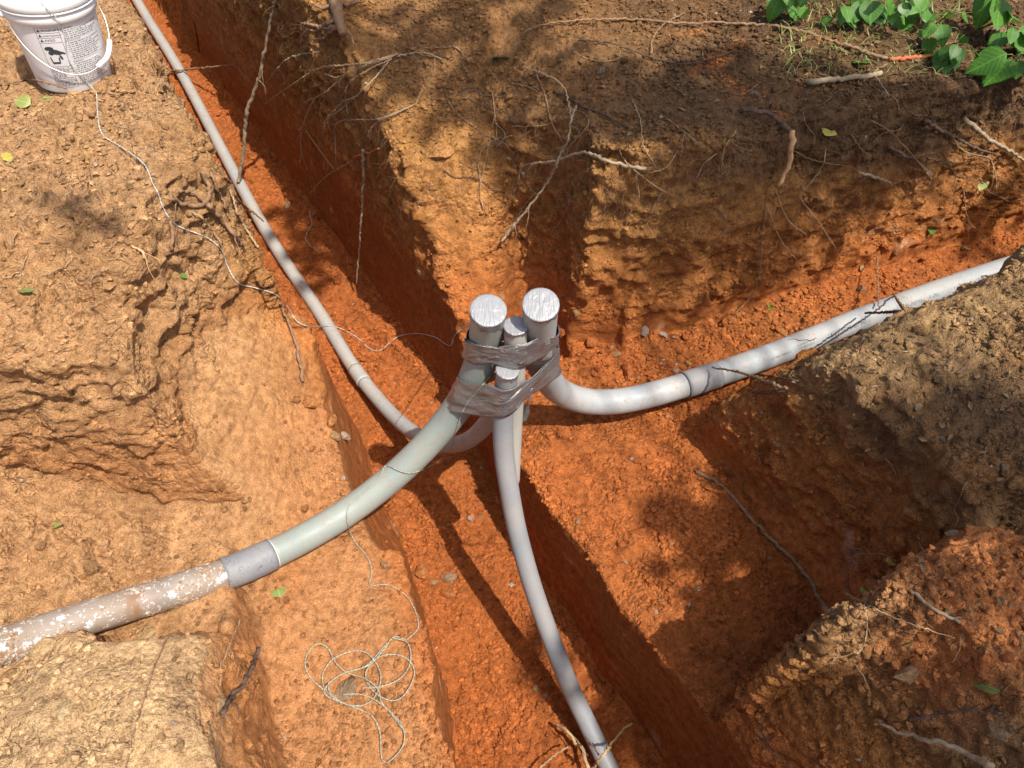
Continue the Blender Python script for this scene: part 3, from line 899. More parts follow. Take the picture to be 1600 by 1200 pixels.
def build_bucket():
    c, _ = drop(*spot(119, 122, 0.0)[:2])
    base = Vector((c.x, c.y, c.z + 0.004))
    t = empty('bucket', base)
    t.rotation_euler = (math.radians(-1.5), math.radians(4.0), 0)
    t.scale = (0.88, 0.88, 0.80)
    tag(t, 'white plastic pail with wire handle and black printed warnings on the left bank', 'bucket')
    def part(name, V, F, mat, parent=t, smooth=True):
        o = bpy.data.objects.new(name, meshd(name, V, F, smooth)); o.data.materials.append(mat)
        COL.objects.link(o); o.parent = parent
        return o
    rad = lambda h: 0.1315 + 0.0125 * h / 0.29
    V, F = lathe([(0.122, 0.0), (0.1295, 0.003), (0.1315, 0.010), (0.1440, 0.287), (0.1445, 0.30), (0.1455, 0.345)])
    body = part('body', V, F, M_BUCKET)
    V, F = lathe([(0.1448, 0.2845), (0.1530, 0.2850), (0.1545, 0.2865), (0.1545, 0.313), (0.1500, 0.3155), (0.1500, 0.318), (0.1585, 0.319), (0.1600, 0.3205), (0.1600, 0.3250), (0.1520, 0.328), (0.1460, 0.3285)])
    part('collar', V, F, M_WHITE)
    V, F = lathe([(0.1510, 0.3290), (0.1590, 0.3300), (0.1605, 0.332), (0.1605, 0.350), (0.1595, 0.3535), (0.1565, 0.3555), (0.1500, 0.3550), (0.1470, 0.3475), (0.1400, 0.3465), (0.02, 0.3475)])
    part('lid', V, F, M_WHITE)
    fa = math.atan2(-base.y, -base.x)             # the side that faces the viewer
    ea = fa - math.radians(78)
    def sp(ps, h, out):
        r = max(rad(h), 0.0) + out
        if h > 0.283: r = 0.1545 + out
        return Vector((r * math.cos(ps), r * math.sin(ps), h))
    pts = []
    for i in range(61):
        q = i / 60
        ps = ea + math.pi * q
        h = 0.300 - 0.215 * math.sin(math.pi * q) ** 0.75
        pts.append(sp(ps, h, 0.008 + 0.012 * math.sin(math.pi * q) + (0.012 if q > 0.66 and q < 0.96 else 0)))
    pts = smooth_path(pts, 3)
    V, F = tube_vf(pts, 0.0021, 8)
    hd = part('bail_handle', V, F, M_STEEL)
    V, F = tube_vf(pts[36:49], 0.0095, 14)
    part('grip', V, F, M_WHITE, hd)
    for e in (0, 60):
        d = Vector((pts[e].x, pts[e].y, 0)).normalized()
        V, F = tube_vf([d * 0.150 + Vector((0, 0, 0.300)), d * 0.161 + Vector((0, 0, 0.300)), d * 0.168 + Vector((0, 0, 0.300))], [0.015, 0.0135, 0.007], 16)
        part('handle_ear', V, F, M_WHITE)
    # print
    IV, IF = [], []
    def wrap(x, y):
        h = y; r = rad(h) + 0.0007
        a = fa + x / 0.14
        return (r * math.cos(a), r * math.sin(a), h)
    def rect(x0, y0, x1, y1, n=None):
        n = n or max(1, int(abs(x1 - x0) / 0.008))
        b0 = len(IV)
        for i in range(n + 1):
            x = x0 + (x1 - x0) * i / n
            IV.append(wrap(x, y0)); IV.append(wrap(x, y1))
        for i in range(n):
            IF.append((b0 + 2 * i, b0 + 2 * i + 2, b0 + 2 * i + 3, b0 + 2 * i + 1))
    def poly(ps):
        b0 = len(IV)
        for p in ps: IV.append(wrap(*p))
        IF.append(tuple(range(b0, b0 + len(ps))))
    def txt(x, y, body_, size):
        V2, F2 = text_mesh(body_, size)
        b0 = len(IV)
        for v in V2: IV.append(wrap(x + v.x, y + v.y))
        IF.extend(tuple(i + b0 for i in f) for f in F2)
    X0, X1, Y0, Y1 = -0.078, -0.006, 0.030, 0.272
    w = 0.0011
    for y in (Y0, Y1, 0.252, 0.233, 0.214, 0.118, 0.094, 0.062): rect(X0, y - w / 2, X1, y + w / 2)
    rect(X0 - w, Y0, X0, Y1, 1); rect(X1, Y0, X1 + w, Y1, 1)
    for y, body_, sz in ((0.2575, 'WARNING', 0.0135), (0.2385, 'AVERTISSEMENT', 0.0082), (0.2195, 'AVISO', 0.0125)):
        poly([(X0 + 0.004, y - 0.001), (X0 + 0.015, y - 0.001), (X0 + 0.0095, y + 0.0095)])
        txt(X0 + 0.018, y, body_, sz)
    # pictogram: a small child toppling into a pail
    cx, cy = -0.045, 0.165
    def blob(ox, oy, rx, ry, rot=0, n=14):
        ps = []
        for k in range(n):
            a = 2 * math.pi * k / n
            ex, ey = rx * math.cos(a), ry * math.sin(a)
            ps.append((cx + ox + ex * math.cos(rot) - ey * math.sin(rot), cy + oy + ex * math.sin(rot) + ey * math.cos(rot)))
        poly(ps)
    blob(-0.012, 0.026, 0.015, 0.008, 0.1); blob(0.006, 0.012, 0.020, 0.010, -0.35); blob(-0.010, 0.008, 0.009, 0.008)
    blob(0.026, 0.008, 0.012, 0.004, -0.5); blob(0.018, -0.010, 0.004, 0.010, 0.3)
    poly([(cx - 0.020, cy - 0.008), (cx - 0.016, cy - 0.008), (cx - 0.012, cy - 0.036), (cx - 0.016, cy - 0.036)])
    poly([(cx - 0.016, cy - 0.028), (cx + 0.010, cy - 0.028), (cx + 0.008, cy - 0.036), (cx - 0.014, cy - 0.036)])
    poly([(cx + 0.008, cy - 0.010), (cx + 0.013, cy - 0.010), (cx + 0.010, cy - 0.034), (cx + 0.006, cy - 0.034)])
    rnd = random.Random(5)
    def lines(x0, x1, ys, th=0.0030):
        for y in ys:
            x = x0; xe = x0 + (x1 - x0) * rnd.uniform(0.55, 1.0)
            while x < xe:
                wl = rnd.uniform(0.004, 0.013)
                for k in range(int(wl / 0.0022)):
                    rect(x + k * 0.0022, y, x + k * 0.0022 + 0.0016, y + th * rnd.choice((0.75, 1.0, 1.0)), 1)
                x += wl + 0.0018
    lines(X0 + 0.003, X1 - 0.003, [0.110, 0.104, 0.098]); lines(X0 + 0.003, X1 - 0.003, [0.0865, 0.0805, 0.0745, 0.0685]); lines(X0 + 0.003, X1 - 0.003, [0.054, 0.048, 0.042, 0.036])
    for head, y, n in (('FEATURES', 0.262, 5), ('INSTRUCTIONS', 0.212, 9), ('WARNING', 0.128, 11)):
        txt(0.006, y, head, 0.0072)
        ys = [y - 0.0078 * (k + 1) for k in range(n)]
        for yy in ys:
            if rnd.random() < 0.6: rect(0.006, yy + 0.0006, 0.0085, yy + 0.0026, 1)
        lines(0.011, 0.155, ys, 0.0034)
    for y in (0.216, 0.132): rect(0.006, y + 0.0035, 0.17, y + 0.0041)
    part('print', IV, IF, M_INK, body, False)
    return t
BUCKET = build_bucket()
bpy.context.view_layer.update()

# ------------------------------------------------------------------ ray targets that include the built things
def world_geo(objs):
    V, F = [], []
    for o in objs:
        if o.type != 'MESH': continue
        b0 = len(V); mw = o.matrix_world
        V += [tuple(mw @ v.co) for v in o.data.vertices]
        F += [tuple(i + b0 for i in p.vertices) for p in o.data.polygons]
    return V, F
bpy.context.view_layer.update()
objs = [o for t in (TBL, TBR, TLT, TFR, TST, tp, BUCKET) for o in t.children if o.name.split('.')[0] in ('pipe', 'elbow', 'coupling', 'end_tape', 'upper_wrap', 'lower_wrap', 'body', 'collar', 'lid')]
BT = BVHTree.FromPolygons(*world_geo(objs))

def depth_at(u, v, things=False):
    d = ray(u, v); dn = d.normalized(); o0 = Vector((0, 0, CAM_H))
    best = 99.0
    h = BV.ray_cast(o0, dn)
    if h[0] is not None: best = h[3]
    if things:
        h = BT.ray_cast(o0, dn)
        if h[0] is not None: best = min(best, h[3])
    if best > 90: best = (spot(u, v, -0.4) - o0).length
    return best / d.length

def px_path(px, mode='lay', lift=0.0, things=False, sub=4, wpx=4.0):
    """pixel polyline -> points in the place; 'lay' follows the surface, 'hang' runs straight between its two ends"""
    P2 = [Vector((p[0], p[1], 0)) for p in px]
    P2 = catmull(P2, sub)
    D = [depth_at(p.x, p.y, things) for p in P2]
    r = [wpx * 0.5 * d / FPX for d in D]
    if mode == 'hang':
        L = [0]
        for a, b_ in zip(P2, P2[1:]): L.append(L[-1] + (b_ - a).length)
        D2 = [min(D[0] + (D[-1] - D[0]) * l / max(1e-6, L[-1]), d - rr) for l, d, rr in zip(L, D, r)]
    else:
        D2 = [d - rr * 0.6 for d, rr in zip(D, r)]
        for _ in range(2):     # do not dive into cracks
            D2 = [min(D2[i], (D2[max(0, i - 1)] + D2[min(len(D2) - 1, i + 1)]) / 2 + 0.004) for i in range(len(D2))]
    o0 = Vector((0, 0, CAM_H))
    out = []
    n = len(P2)
    for i, (p, d) in enumerate(zip(P2, D2)):
        l = lift if not callable(lift) else lift(i / max(1, n - 1))
        out.append(o0 + ray(p.x, p.y) * (d - l))
    return out, r

# ------------------------------------------------------------------ pull line (twisted cord)
m, nt, b = new_mat('pull_line'); n1 = noise_node(nt, 300, 2, 0.5)
c = ramp(nt, n1.outputs[0], [(0.35, (0.20, 0.22, 0.15)), (0.65, (0.48, 0.49, 0.40))])
nt.links.new(c.outputs[0], b.inputs['Base Color']); b.inputs['Roughness'].default_value = 0.5
M_CORD = m
m, nt, b = new_mat('pull_line_white'); n1 = noise_node(nt, 300, 2, 0.5)
c = ramp(nt, n1.outputs[0], [(0.35, (0.36, 0.39, 0.36)), (0.65, (0.60, 0.62, 0.59))])
nt.links.new(c.outputs[0], b.inputs['Base Color']); b.inputs['Roughness'].default_value = 0.5
M_CORDW = m

def cord(name, pts, mat, parent, r=0.00105, pitch=0.024):
    pts = smooth_path(resample(pts, 0.0045), 2)
    T, N = frames(pts)
    V, F = [], []
    s = 0
    for ph in (0, math.pi):
        q = []
        s = 0
        for i, p in enumerate(pts):
            if i: s += (pts[i] - pts[i - 1]).length
            a = ph + 2 * math.pi * s / pitch
            B = T[i].cross(N[i])
            q.append(p + (N[i] * math.cos(a) + B * math.sin(a)) * r * 0.85)
        tube_vf(q, r, 5, True, True, V, F)
    return add(name, meshd(name, V, F), mat, parent)

w1 = [(62, 2), (86, 26), (98, 44), (105, 85), (114, 104), (145, 138), (151, 148), (153, 180), (160, 210), (190, 230), (225, 256), (238, 285), (247, 302), (255, 325), (270, 347), (287, 357),
      (325, 372), (347, 392), (355, 415), (372, 442), (400, 450), (430, 460), (450, 480), (462, 500), (482, 510), (522, 510), (555, 525), (577, 544), (595, 547), (620, 527), (650, 521), (680, 527), (703, 540), (712, 522), (735, 505)]
pp, _ = px_path(w1, 'lay', 0.005, True, 6, 3)
line1 = cord('pull_line', pp, M_CORDW, None)
tag(line1, 'white twisted pull line running from the bucket over the bank to the pipe bundle', 'cord')
w2 = [(774, 581), (757, 598), (745, 612), (730, 630), (720, 650), (712, 675), (700, 705), (675, 727), (645, 739), (625, 736), (605, 727), (599, 733), (590, 750), (560, 775), (547, 787), (542, 805), (545, 825), (555, 847), (575, 872), (581, 897), (578, 914),
      (607, 914), (635, 931), (650, 957), (653, 982), (635, 1000)]
tl_ = empty('pull_line', hit(545, 1060)[0])
tag(tl_, 'greenish twisted pull line trailing from the bundle into a loose coil', 'cord')
pp, _ = px_path(w2, 'lay', 0.006, True, 8, 3)
cord('trailing_line', pp, M_CORD, tl_)
k4 = lambda L: [(400 + x / 4.0, 900 + y / 4.0) for x, y in L]
coils = [
    [(940, 400), (860, 380), (800, 460), (700, 560), (540, 610), (440, 690), (430, 740), (530, 790), (640, 830), (730, 880), (775, 980), (785, 1140), (830, 1160), (920, 1060), (920, 950), (860, 870), (770, 790), (660, 740), (540, 740)],
    [(850, 385), (950, 420), (965, 540), (900, 640), (780, 690), (660, 700)],
    [(420, 710), (330, 620), (308, 520), (375, 425), (450, 450), (490, 530), (560, 600), (680, 640), (760, 705), (785, 790), (860, 880), (940, 985)],
    [(430, 720), (415, 620), (480, 520), (600, 470), (690, 480), (760, 560), (780, 650), (740, 760), (660, 810), (560, 800), (470, 740), (450, 690)],
    [(690, 650), (690, 590), (760, 510), (870, 490), (960, 530), (990, 620), (930, 740), (850, 780), (750, 735), (690, 660)],
    [(450, 670), (520, 620), (600, 590), (690, 560), (760, 490), (820, 420)],
    [(430, 700), (470, 750), (560, 800), (640, 810)]]
for i, L in enumerate(coils):
    pp, _ = px_path(k4(L), 'lay', (lambda q, i=i: 0.006 + 0.011 * abs(math.sin(5 * q + i))), True, 5, 3)
    cord('coil_loop', pp, M_CORD, tl_)

# ------------------------------------------------------------------ roots and sticks
def wood_mat(name, c0, c1, scale=(60, 60, 60)):
    m, nt, b = new_mat(name)
    n1 = noise_node(nt, 70, 4, 0.7)
    r = ramp(nt, n1.outputs[0], [(0.3, c0), (0.7, c1)])
    nt.links.new(r.outputs[0], b.inputs['Base Color']); b.inputs['Roughness'].default_value = 0.85
    b.inputs['Specular IOR Level'].default_value = 0.2
    bump(nt, b, n1.outputs[0], 0.6, 0.003)
    return m
M_RP = wood_mat('root_pale', (0.27, 0.165, 0.085), (0.50, 0.35, 0.20))
M_RB = wood_mat('root_brown', (0.16, 0.09, 0.05), (0.34, 0.21, 0.12))
M_RD = wood_mat('root_dark', (0.06, 0.040, 0.028), (0.17, 0.11, 0.075))
M_RS = wood_mat('split_wood', (0.48, 0.24, 0.11), (0.70, 0.45, 0.24))
M_RR = wood_mat('red_wood', (0.34, 0.09, 0.035), (0.52, 0.17, 0.07))
M_RG = wood_mat('stick_grey', (0.23, 0.165, 0.105), (0.42, 0.33, 0.22))
M_ROOT = {'p': M_RP, 'b': M_RB, 'd': M_RD, 's': M_RS, 'r': M_RR, 'g': M_RG}

def strand(name, px, w0, w1, mat='b', mode='lay', lift=0.0, label=None, group=None, cat='root', fine=0, seed=None, parent=None, knob=0.10, wob=1.0):
    rnd = random.Random(seed if seed is not None else int(px[0][0] * 7 + px[0][1] * 13))
    pts, r = px_path(px, mode, lift, True, 5, (w0 + w1) / 2)
    n = len(pts)
    rs0 = [(w0 + (w1 - w0) * i / (n - 1)) * 0.5 * (r[i] / ((w0 + w1) * 0.25)) * 0.66 for i in range(n)]
    pts2 = resample(pts, max(0.006, 1.6 * max(rs0)))
    n2 = len(pts2)
    rr = []
    for i in range(n2):
        q = i / (n2 - 1)
        r_ = rs0[min(n - 1, int(q * (n - 1) + 0.5))]
        rr.append(max(0.0006, r_ * (1 + rnd.uniform(-knob, knob))))
        if 0 < i < n2 - 1:
            a = wob * min(0.5 * r_ + 0.0009, 0.004)
            pts2[i] = pts2[i] + Vector((rnd.uniform(-a, a), rnd.uniform(-a, a), rnd.uniform(-a, a)))
    seg = 10 if max(rs0) > 0.005 else (7 if max(rs0) > 0.0025 else 5)
    V, F = tube_vf(pts2, rr, seg, jitter=0.08 if seg > 6 else 0)
    M = M_ROOT[mat] if isinstance(mat, str) else mat
    me = meshd(name, V, F)
    if parent is not None:
        return add(name, me, M, parent)
    if not fine:
        o = add(name, me, M)
    else:
        # rootlets are side branches of this root
        o = empty(name, pts2[0])
        add('main_root', me, M, o)
        for k in range(fine):
            i = rnd.randrange(n2 // 4, n2)
            i = min(i, n2 - 2)
            t = (pts2[i + 1] - pts2[i]).normalized()
            d = (t + Vector((rnd.uniform(-1, 1), rnd.uniform(-1, 0.3), rnd.uniform(-1, 0.4)))).normalized()
            L = rnd.uniform(0.03, 0.09)
            q = [pts2[i].copy()]
            for s_ in range(6):
                d = (d + Vector((rnd.uniform(-.4, .4), rnd.uniform(-.4, .4), rnd.uniform(-.45, .25)))).normalized()
                q.append(q[-1] + d * L / 6)
            V2, F2 = tube_vf(q, [max(0.0005, rr[i] * 0.42 * (1 - 0.13 * s_)) for s_ in range(7)], 5)
            add('rootlet', meshd('rootlet', V2, F2), M, o)
    if label: tag(o, label, cat, group)
    return o

S = strand
# -- long and singular ones
S('hanging_root', [(432, -6), (424, 28), (417, 62), (409, 105), (399, 140), (386, 175), (381, 230), (377, 262), (373, 285)], 7, 8, 'g', 'hang', 0.0, 'grey root hanging across the long trench onto the thin conduit', fine=3)
S('hanging_root', [(567, 235), (568, 270), (566, 320), (562, 380), (557, 443)], 8, 2.5, 'g', 'hang', 0.10, 'straight grey root dangling like a spike before the trench wall')
S('root_piece', [(553, 246), (570, 240), (592, 232)], 7, 5, 'r', 'lay', 0.03, 'short split reddish root end above the dangling spike')
S('branching_root', [(900, 165), (892, 190), (887, 220), (875, 243), (867, 265), (845, 300), (800, 356), (784, 378)], 5, 6, 'g', 'hang', 0.06, 'long slanting root hanging over the lit gully behind the pipe caps', fine=5)
S('root', [(1010, 263), (985, 260), (950, 252), (922, 240), (900, 240), (865, 252), (828, 256)], 9, 5, 'g', 'hang', 0.05, 'thick grey root poking left out of the bank over the gully', fine=3)
S('root', [(818, 104), (872, 127), (888, 158), (893, 192)], 4, 4, 'p', 'lay', 0.03, 'pale root curving down from the bank top to the gully', fine=4)
S('root', [(866, 141), (905, 162), (950, 182), (990, 205)], 6, 4, 'd', 'lay', 0.01, 'dark straight root lying in the crack of the middle bank')
S('vine', [(815, 52), (850, 38), (912, 31), (985, 30), (1060, 36), (1130, 36), (1200, 40), (1250, 48), (1312, 68), (1386, 91)], 4, 8, 'b', 'lay', 0.02, 'long brown vine stretched along the far edge of the bank')
S('vine', [(905, 62), (955, 67), (1012, 88), (1062, 100), (1110, 92), (1150, 78)], 4, 3, 'd', 'lay', 0.015, 'dark thin vine looping below the long brown vine')
S('vine', [(1018, 84), (1019, 62), (1037, 38), (1070, 20)], 4, 3, 'b', 'lay', 0.02, 'short bent brown vine near the leafy corner')
S('stick', [(1262, 128), (1300, 125), (1340, 121), (1377, 114)], 14, 12, 'g', 'lay', 0.01, 'thick grey stick with a pale broken end on the right bank', cat='stick')
S('stick', [(1388, 93), (1425, 90), (1463, 86)], 11, 8, 'r', 'lay', 0.01, 'short red-barked stick below the green leaves', cat='stick')
o = empty('broken_root', hit(1162, 172)[0]); tag(o, 'dark broken root with a pale split end hanging over the right trench', 'root')
S('bark', [(1160, 171), (1200, 177), (1222, 193), (1238, 207)], 10, 13, 'd', 'lay', 0.03, parent=o)
S('split_end', [(1238, 205), (1237, 232), (1230, 262), (1216, 290)], 14, 9, 's', 'hang', 0.055, parent=o)
S('root', [(1445, 189), (1487, 212), (1525, 231), (1568, 246)], 10, 4, 'd', 'lay', 0.02, 'dark tapering root on the right bank above the curled leaf')
S('root', [(1506, 184), (1545, 217), (1572, 232), (1602, 252)], 11, 6, 'g', 'lay', 0.03, 'thick root jutting from the brow at the right edge')
S('root', [(1388, 231), (1432, 252), (1454, 276)], 9, 6, 'd', 'lay', 0.02, 'stubby dark root in the lit face of the right trench')
S('root', [(1340, 269), (1368, 277), (1392, 286)], 7, 5, 'g', 'lay', 0.02, 'small split root low in the right bank face')
S('root', [(1447, 247), (1472, 252), (1498, 255)], 5, 3, 'd', 'lay', 0.015, 'short thin black root beside the stubby dark root')
S('root', [(1360, 188), (1390, 205), (1425, 242), (1456, 280)], 3, 2.5, 'b', 'lay', 0.03, 'thin brown root running diagonally down the right bank')
S('root', [(1087, 737), (1122, 755), (1150, 782), (1175, 812), (1203, 842), (1235, 869), (1258, 897), (1275, 925), (1293, 957)], 9, 7, 'b', 'lay', 0.004, 'long brown root lying at the foot of the shaded alcove wall')
S('stick', [(1113, 574), (1150, 580), (1190, 594), (1230, 608)], 4, 8, 'b', 'hang', 0.03, 'thin stick resting across the coupling of the right-hand conduit', cat='stick')
S('stick', [(1186, 586), (1215, 590), (1248, 595)], 4, 4, 'd', 'hang', 0.02, 'dark twig just below the printed conduit', cat='stick')
S('stick', [(1176, 612), (1200, 614), (1226, 611)], 5, 5, 'd', 'lay', 0.01, 'dark twig poking from the tip of the right bank', cat='stick')
S('stick', [(1352, 489), (1380, 488), (1408, 486)], 4, 4, 'd', 'hang', 0.05, 'short black twig lying flat over the printed conduit', cat='stick')
S('stick', [(1397, 460), (1406, 474), (1416, 487)], 4, 5, 'b', 'hang', 0.06, 'stubby twig crossing the printed conduit upright', cat='stick')
S('stick', [(1370, 400), (1371, 440), (1373, 478)], 3.5, 3, 'b', 'hang', 0.03, 'slim upright twig behind the printed conduit', cat='stick')
S('stick', [(1422, 922), (1452, 945), (1500, 973)], 9, 8, 'g', 'lay', 0.006, 'grey broken stick on the red clods of the right mound', cat='stick')
S('stick', [(1368, 1124), (1400, 1143), (1450, 1156), (1500, 1173), (1552, 1198)], 6, 16, 'g', 'lay', 0.05, 'thick bare branch in the lower right corner', cat='stick')
S('stick', [(1420, 1126), (1462, 1117), (1500, 1111), (1550, 1112), (1588, 1142)], 9, 5, 'd', 'lay', 0.02, 'dark arching twig above the thick bare branch', cat='stick')
S('straw', [(1321, 927), (1400, 966), (1492, 997)], 3.5, 3, 'p', 'lay', 0.02, 'straight pale straw lying over the right mound', cat='straw')
S('root', [(1350, 945), (1355, 975), (1350, 1007), (1335, 1031), (1345, 1050), (1356, 1071)], 3.5, 2.5, 'p', 'lay', 0.03, 'pale forked root hanging on the left face of the right mound', fine=5)
S('stick', [(262, 993), (250, 1020), (237, 1052), (220, 1107), (207, 1150), (196, 1204)], 5, 4, 'b', 'lay', 0.006, 'long thin brown stick lying down the near-left mound', cat='stick')
S('stick', [(404, 1012), (386, 1060), (362, 1090), (346, 1114)], 9, 12, 'd', 'lay', 0.03, 'dark forked branch at the edge of the near-left mound', fine=2, cat='stick')
S('straw', [(376, 968), (360, 1006), (344, 1044)], 3, 3, 'p', 'lay', 0.02, 'pale straw leaning against the smooth cut beside the left mound', cat='straw')
S('stick', [(325, 1127), (335, 1160), (343, 1204)], 5, 4, 'd', 'lay', 0.006, 'dark bent twig at the bottom edge of the near-left mound', cat='stick')
S('straw', [(131, 1164), (105, 1176), (80, 1186)], 4, 3, 'p', 'lay', 0.006, 'short straw near the pale flat stone', cat='straw')
S('stick', [(268, 111), (300, 108), (330, 105), (368, 101)], 4, 3.5, 'b', 'hang', 0.02, 'thin stick bridging the thin conduit right of the bucket', cat='stick')
S('stick', [(6, 134), (28, 127), (52, 125), (80, 131), (104, 138)], 4, 5, 'b', 'lay', 0.015, 'curved brown stick in front of the bucket foot', cat='stick')
S('root', [(437, 474), (447, 497), (457, 520), (466, 548), (474, 596)], 5, 9, 'b', 'lay', 0.012, 'brown root exposed on the slope below the white pull line', fine=2)
S('root', [(482, 330), (487, 350), (478, 374), (499, 396)], 3, 3, 'p', 'lay', 0.01, 'pale wriggling rootlet on the red trench floor beside the thin conduit')
S('stick', [(924, 1204), (950, 1170), (968, 1146), (987, 1130)], 7, 5, 'p', 'hang', 0.12, 'pale crooked twig crossing the front conduit', cat='stick')
S('stick', [(936, 1180), (926, 1165), (915, 1151)], 4, 3, 'd', 'hang', 0.10, 'short dark twig over the front conduit', cat='stick')
S('stick', [(868, 1131), (886, 1142), (900, 1162), (909, 1168), (919, 1203)], 6, 10, 'p', 'lay', 0.05, 'knobby pale root left of the front conduit at the bottom edge', fine=3, cat='root')
S('stick', [(840, 1204), (862, 1184), (888, 1166)], 5, 4, 'p', 'lay', 0.06, 'bright slim twig at the bottom edge in the slot', cat='stick')
# -- root tangle under the left bank
rg = 'roots of the tangle under the left bank'
tang = [([(315, 268), (326, 290), (326, 309), (315, 320), (302, 322), (281, 315), (264, 311)], 11, 8, 'b', 'looping thick root in the tangle under the left bank'),
        ([(330, 270), (341, 300), (350, 318), (359, 342)], 8, 4, 'b', 'straight root right beside the looping root of the tangle'),
        ([(324, 319), (345, 342), (364, 364), (381, 384)], 12, 9, 'b', 'split thick root slanting down from the tangle'),
        ([(360, 296), (371, 334), (384, 357), (403, 387)], 5, 6, 'p', 'pale root closest to the thin conduit in the tangle'),
        ([(364, 314), (380, 319), (400, 334), (412, 345)], 3.5, 2.5, 'p', 'thin pale root reaching over the thin conduit'),
        ([(268, 345), (269, 365), (267, 391)], 8, 9, 'b', 'stubby root hanging left of the tangle'),
        ([(300, 330), (320, 345), (340, 372), (352, 400)], 4, 3, 'p', 'slim root below the looping root'),
        ([(345, 268), (362, 290), (372, 312), (392, 330)], 5, 3, 'b', 'brown root at the top right of the tangle'),
        ([(280, 300), (300, 300), (322, 318)], 7, 6, 'b', 'broken root end inside the looping root'),
        ([(206, 385), (220, 392), (227, 404)], 6, 5, 's', 'short pale broken root under the overhang of the left bank')]
for px, a, b_, mt, lb in tang: S('root', px, a, b_, mt, 'lay', 0.012, lb, rg, fine=2)
# -- fan of roots on the middle bank
ORD = ['first', 'second', 'third', 'fourth', 'fifth', 'sixth', 'seventh', 'eighth', 'ninth', 'tenth', 'eleventh', 'twelfth', 'thirteenth', 'fourteenth', 'fifteenth', 'sixteenth', 'seventeenth', 'eighteenth', 'nineteenth', 'twentieth']
fan = [[(622, 84), (580, 96), (540, 102), (500, 106), (460, 130), (414, 162)], [(618, 86), (560, 104), (528, 128), (505, 146), (476, 160)], [(612, 92), (570, 112), (545, 130), (540, 152), (544, 179)],
       [(608, 95), (585, 122), (555, 152), (510, 189)], [(494, 150), (475, 190), (470, 230), (480, 266)], [(478, 204), (500, 235), (521, 263)], [(638, 168), (590, 186), (530, 190), (524, 220), (525, 256)],
       [(545, 254), (510, 275), (484, 302)], [(620, 88), (660, 82), (690, 92), (640, 86)][:3], [(500, 82), (470, 85), (445, 95), (416, 130)], [(560, 150), (535, 160), (515, 180), (508, 188)], [(612, 90), (575, 100), (530, 120), (507, 115)]]
fan.sort(key=lambda p: p[0][1])
for i, px in enumerate(fan):
    S('root', px, 4.5 if i < 4 else 3.2, 2.0, 'p' if i % 3 else 'g', 'hang' if i in (0, 4, 5, 6, 7) else 'lay', (lambda q: 0.015 + 0.07 * q), 'thin pale root over the long trench, %s of the fan from the top' % ORD[i], 'fan of thin roots on the middle bank', fine=4)
o = empty('root_stump', hit(525, 40)[0]); tag(o, 'knotty grey root stump at the top of the middle bank', 'stump')
S('stump_trunk', [(523, -12), (524, 10), (530, 30), (536, 52)], 30, 20, 'b', 'lay', 0.03, parent=o)
for px in ([(524, 30), (508, 38), (494, 48), (478, 46)], [(528, 40), (510, 44), (492, 40), (470, 36)], [(520, 10), (500, 12), (490, 6)], [(538, 8), (552, 4), (566, -4)], [(534, 48), (548, 54), (552, 70)], [(528, 44), (512, 52), (505, 60), (490, 62)]):
    S('stump_root', px, 10, 5, 'b', 'lay', 0.03, parent=o)
net = [[(800, 197), (838, 197), (860, 192), (868, 180)], [(838, 116), (852, 150), (860, 186), (881, 226)], [(800, 130), (825, 135), (850, 150)], [(772, 190), (790, 212), (770, 235)], [(800, 212), (770, 220), (748, 245), (752, 290)],
       [(770, 145), (773, 180), (776, 215), (768, 232)], [(700, 158), (720, 182), (766, 214)], [(768, 214), (790, 225), (800, 240)], [(766, 216), (756, 262), (750, 300), (757, 330)], [(660, 140), (645, 165), (590, 190)],
       [(838, 300), (820, 320), (805, 352), (812, 372)], [(890, 195), (905, 205), (898, 222)], [(830, 255), (815, 262), (805, 300)]]
for i, px in enumerate(net):
    S('root', px, 3, 1.8, 'p', 'lay', 0.006, 'hair-thin pale root on the gully head behind the pipe caps', 'fine roots at the gully head', fine=4)
low = [[(965, 230), (980, 255), (1020, 288), (1043, 302)], [(1042, 185), (1065, 203), (1091, 223)], [(1100, 298), (1135, 345), (1125, 370), (1109, 393)], [(1032, 300), (1012, 347), (1018, 362), (1028, 378)], [(892, 298), (885, 332), (862, 363)],
       [(1200, 325), (1220, 375), (1251, 413)], [(1250, 310), (1277, 345), (1303, 383)], [(1212, 298), (1230, 342), (1261, 368)], [(1505, 298), (1512, 342), (1525, 358), (1546, 376)], [(1197, 318), (1190, 375), (1182, 450), (1150, 488)],
       [(1120, 240), (1100, 255), (1088, 280)], [(1290, 232), (1285, 260), (1256, 298)], [(1545, 240), (1556, 275), (1557, 296)], [(985, 150), (1000, 185), (1005, 225), (1025, 262)], [(1330, 210), (1345, 232), (1360, 244)],
       [(1060, 235), (1040, 262), (1015, 270)], [(1240, 235), (1270, 250), (1330, 262), (1345, 275)], [(1480, 205), (1505, 235), (1545, 246)], [(1150, 205), (1132, 232), (1128, 262)], [(1345, 130), (1365, 118), (1390, 150)]]
low.sort(key=lambda p: p[0][0])
for i, px in enumerate(low):
    S('root', px, 3.4, 2.0, 'p' if i % 3 else 'b', 'lay', (lambda q: 0.000 + 0.030 * q), 'thin root dangling down the bank face of the right-hand trench, %s from the left' % ORD[i], 'thin roots down the bank of the right-hand trench', fine=3)
rr_ = random.Random(42)
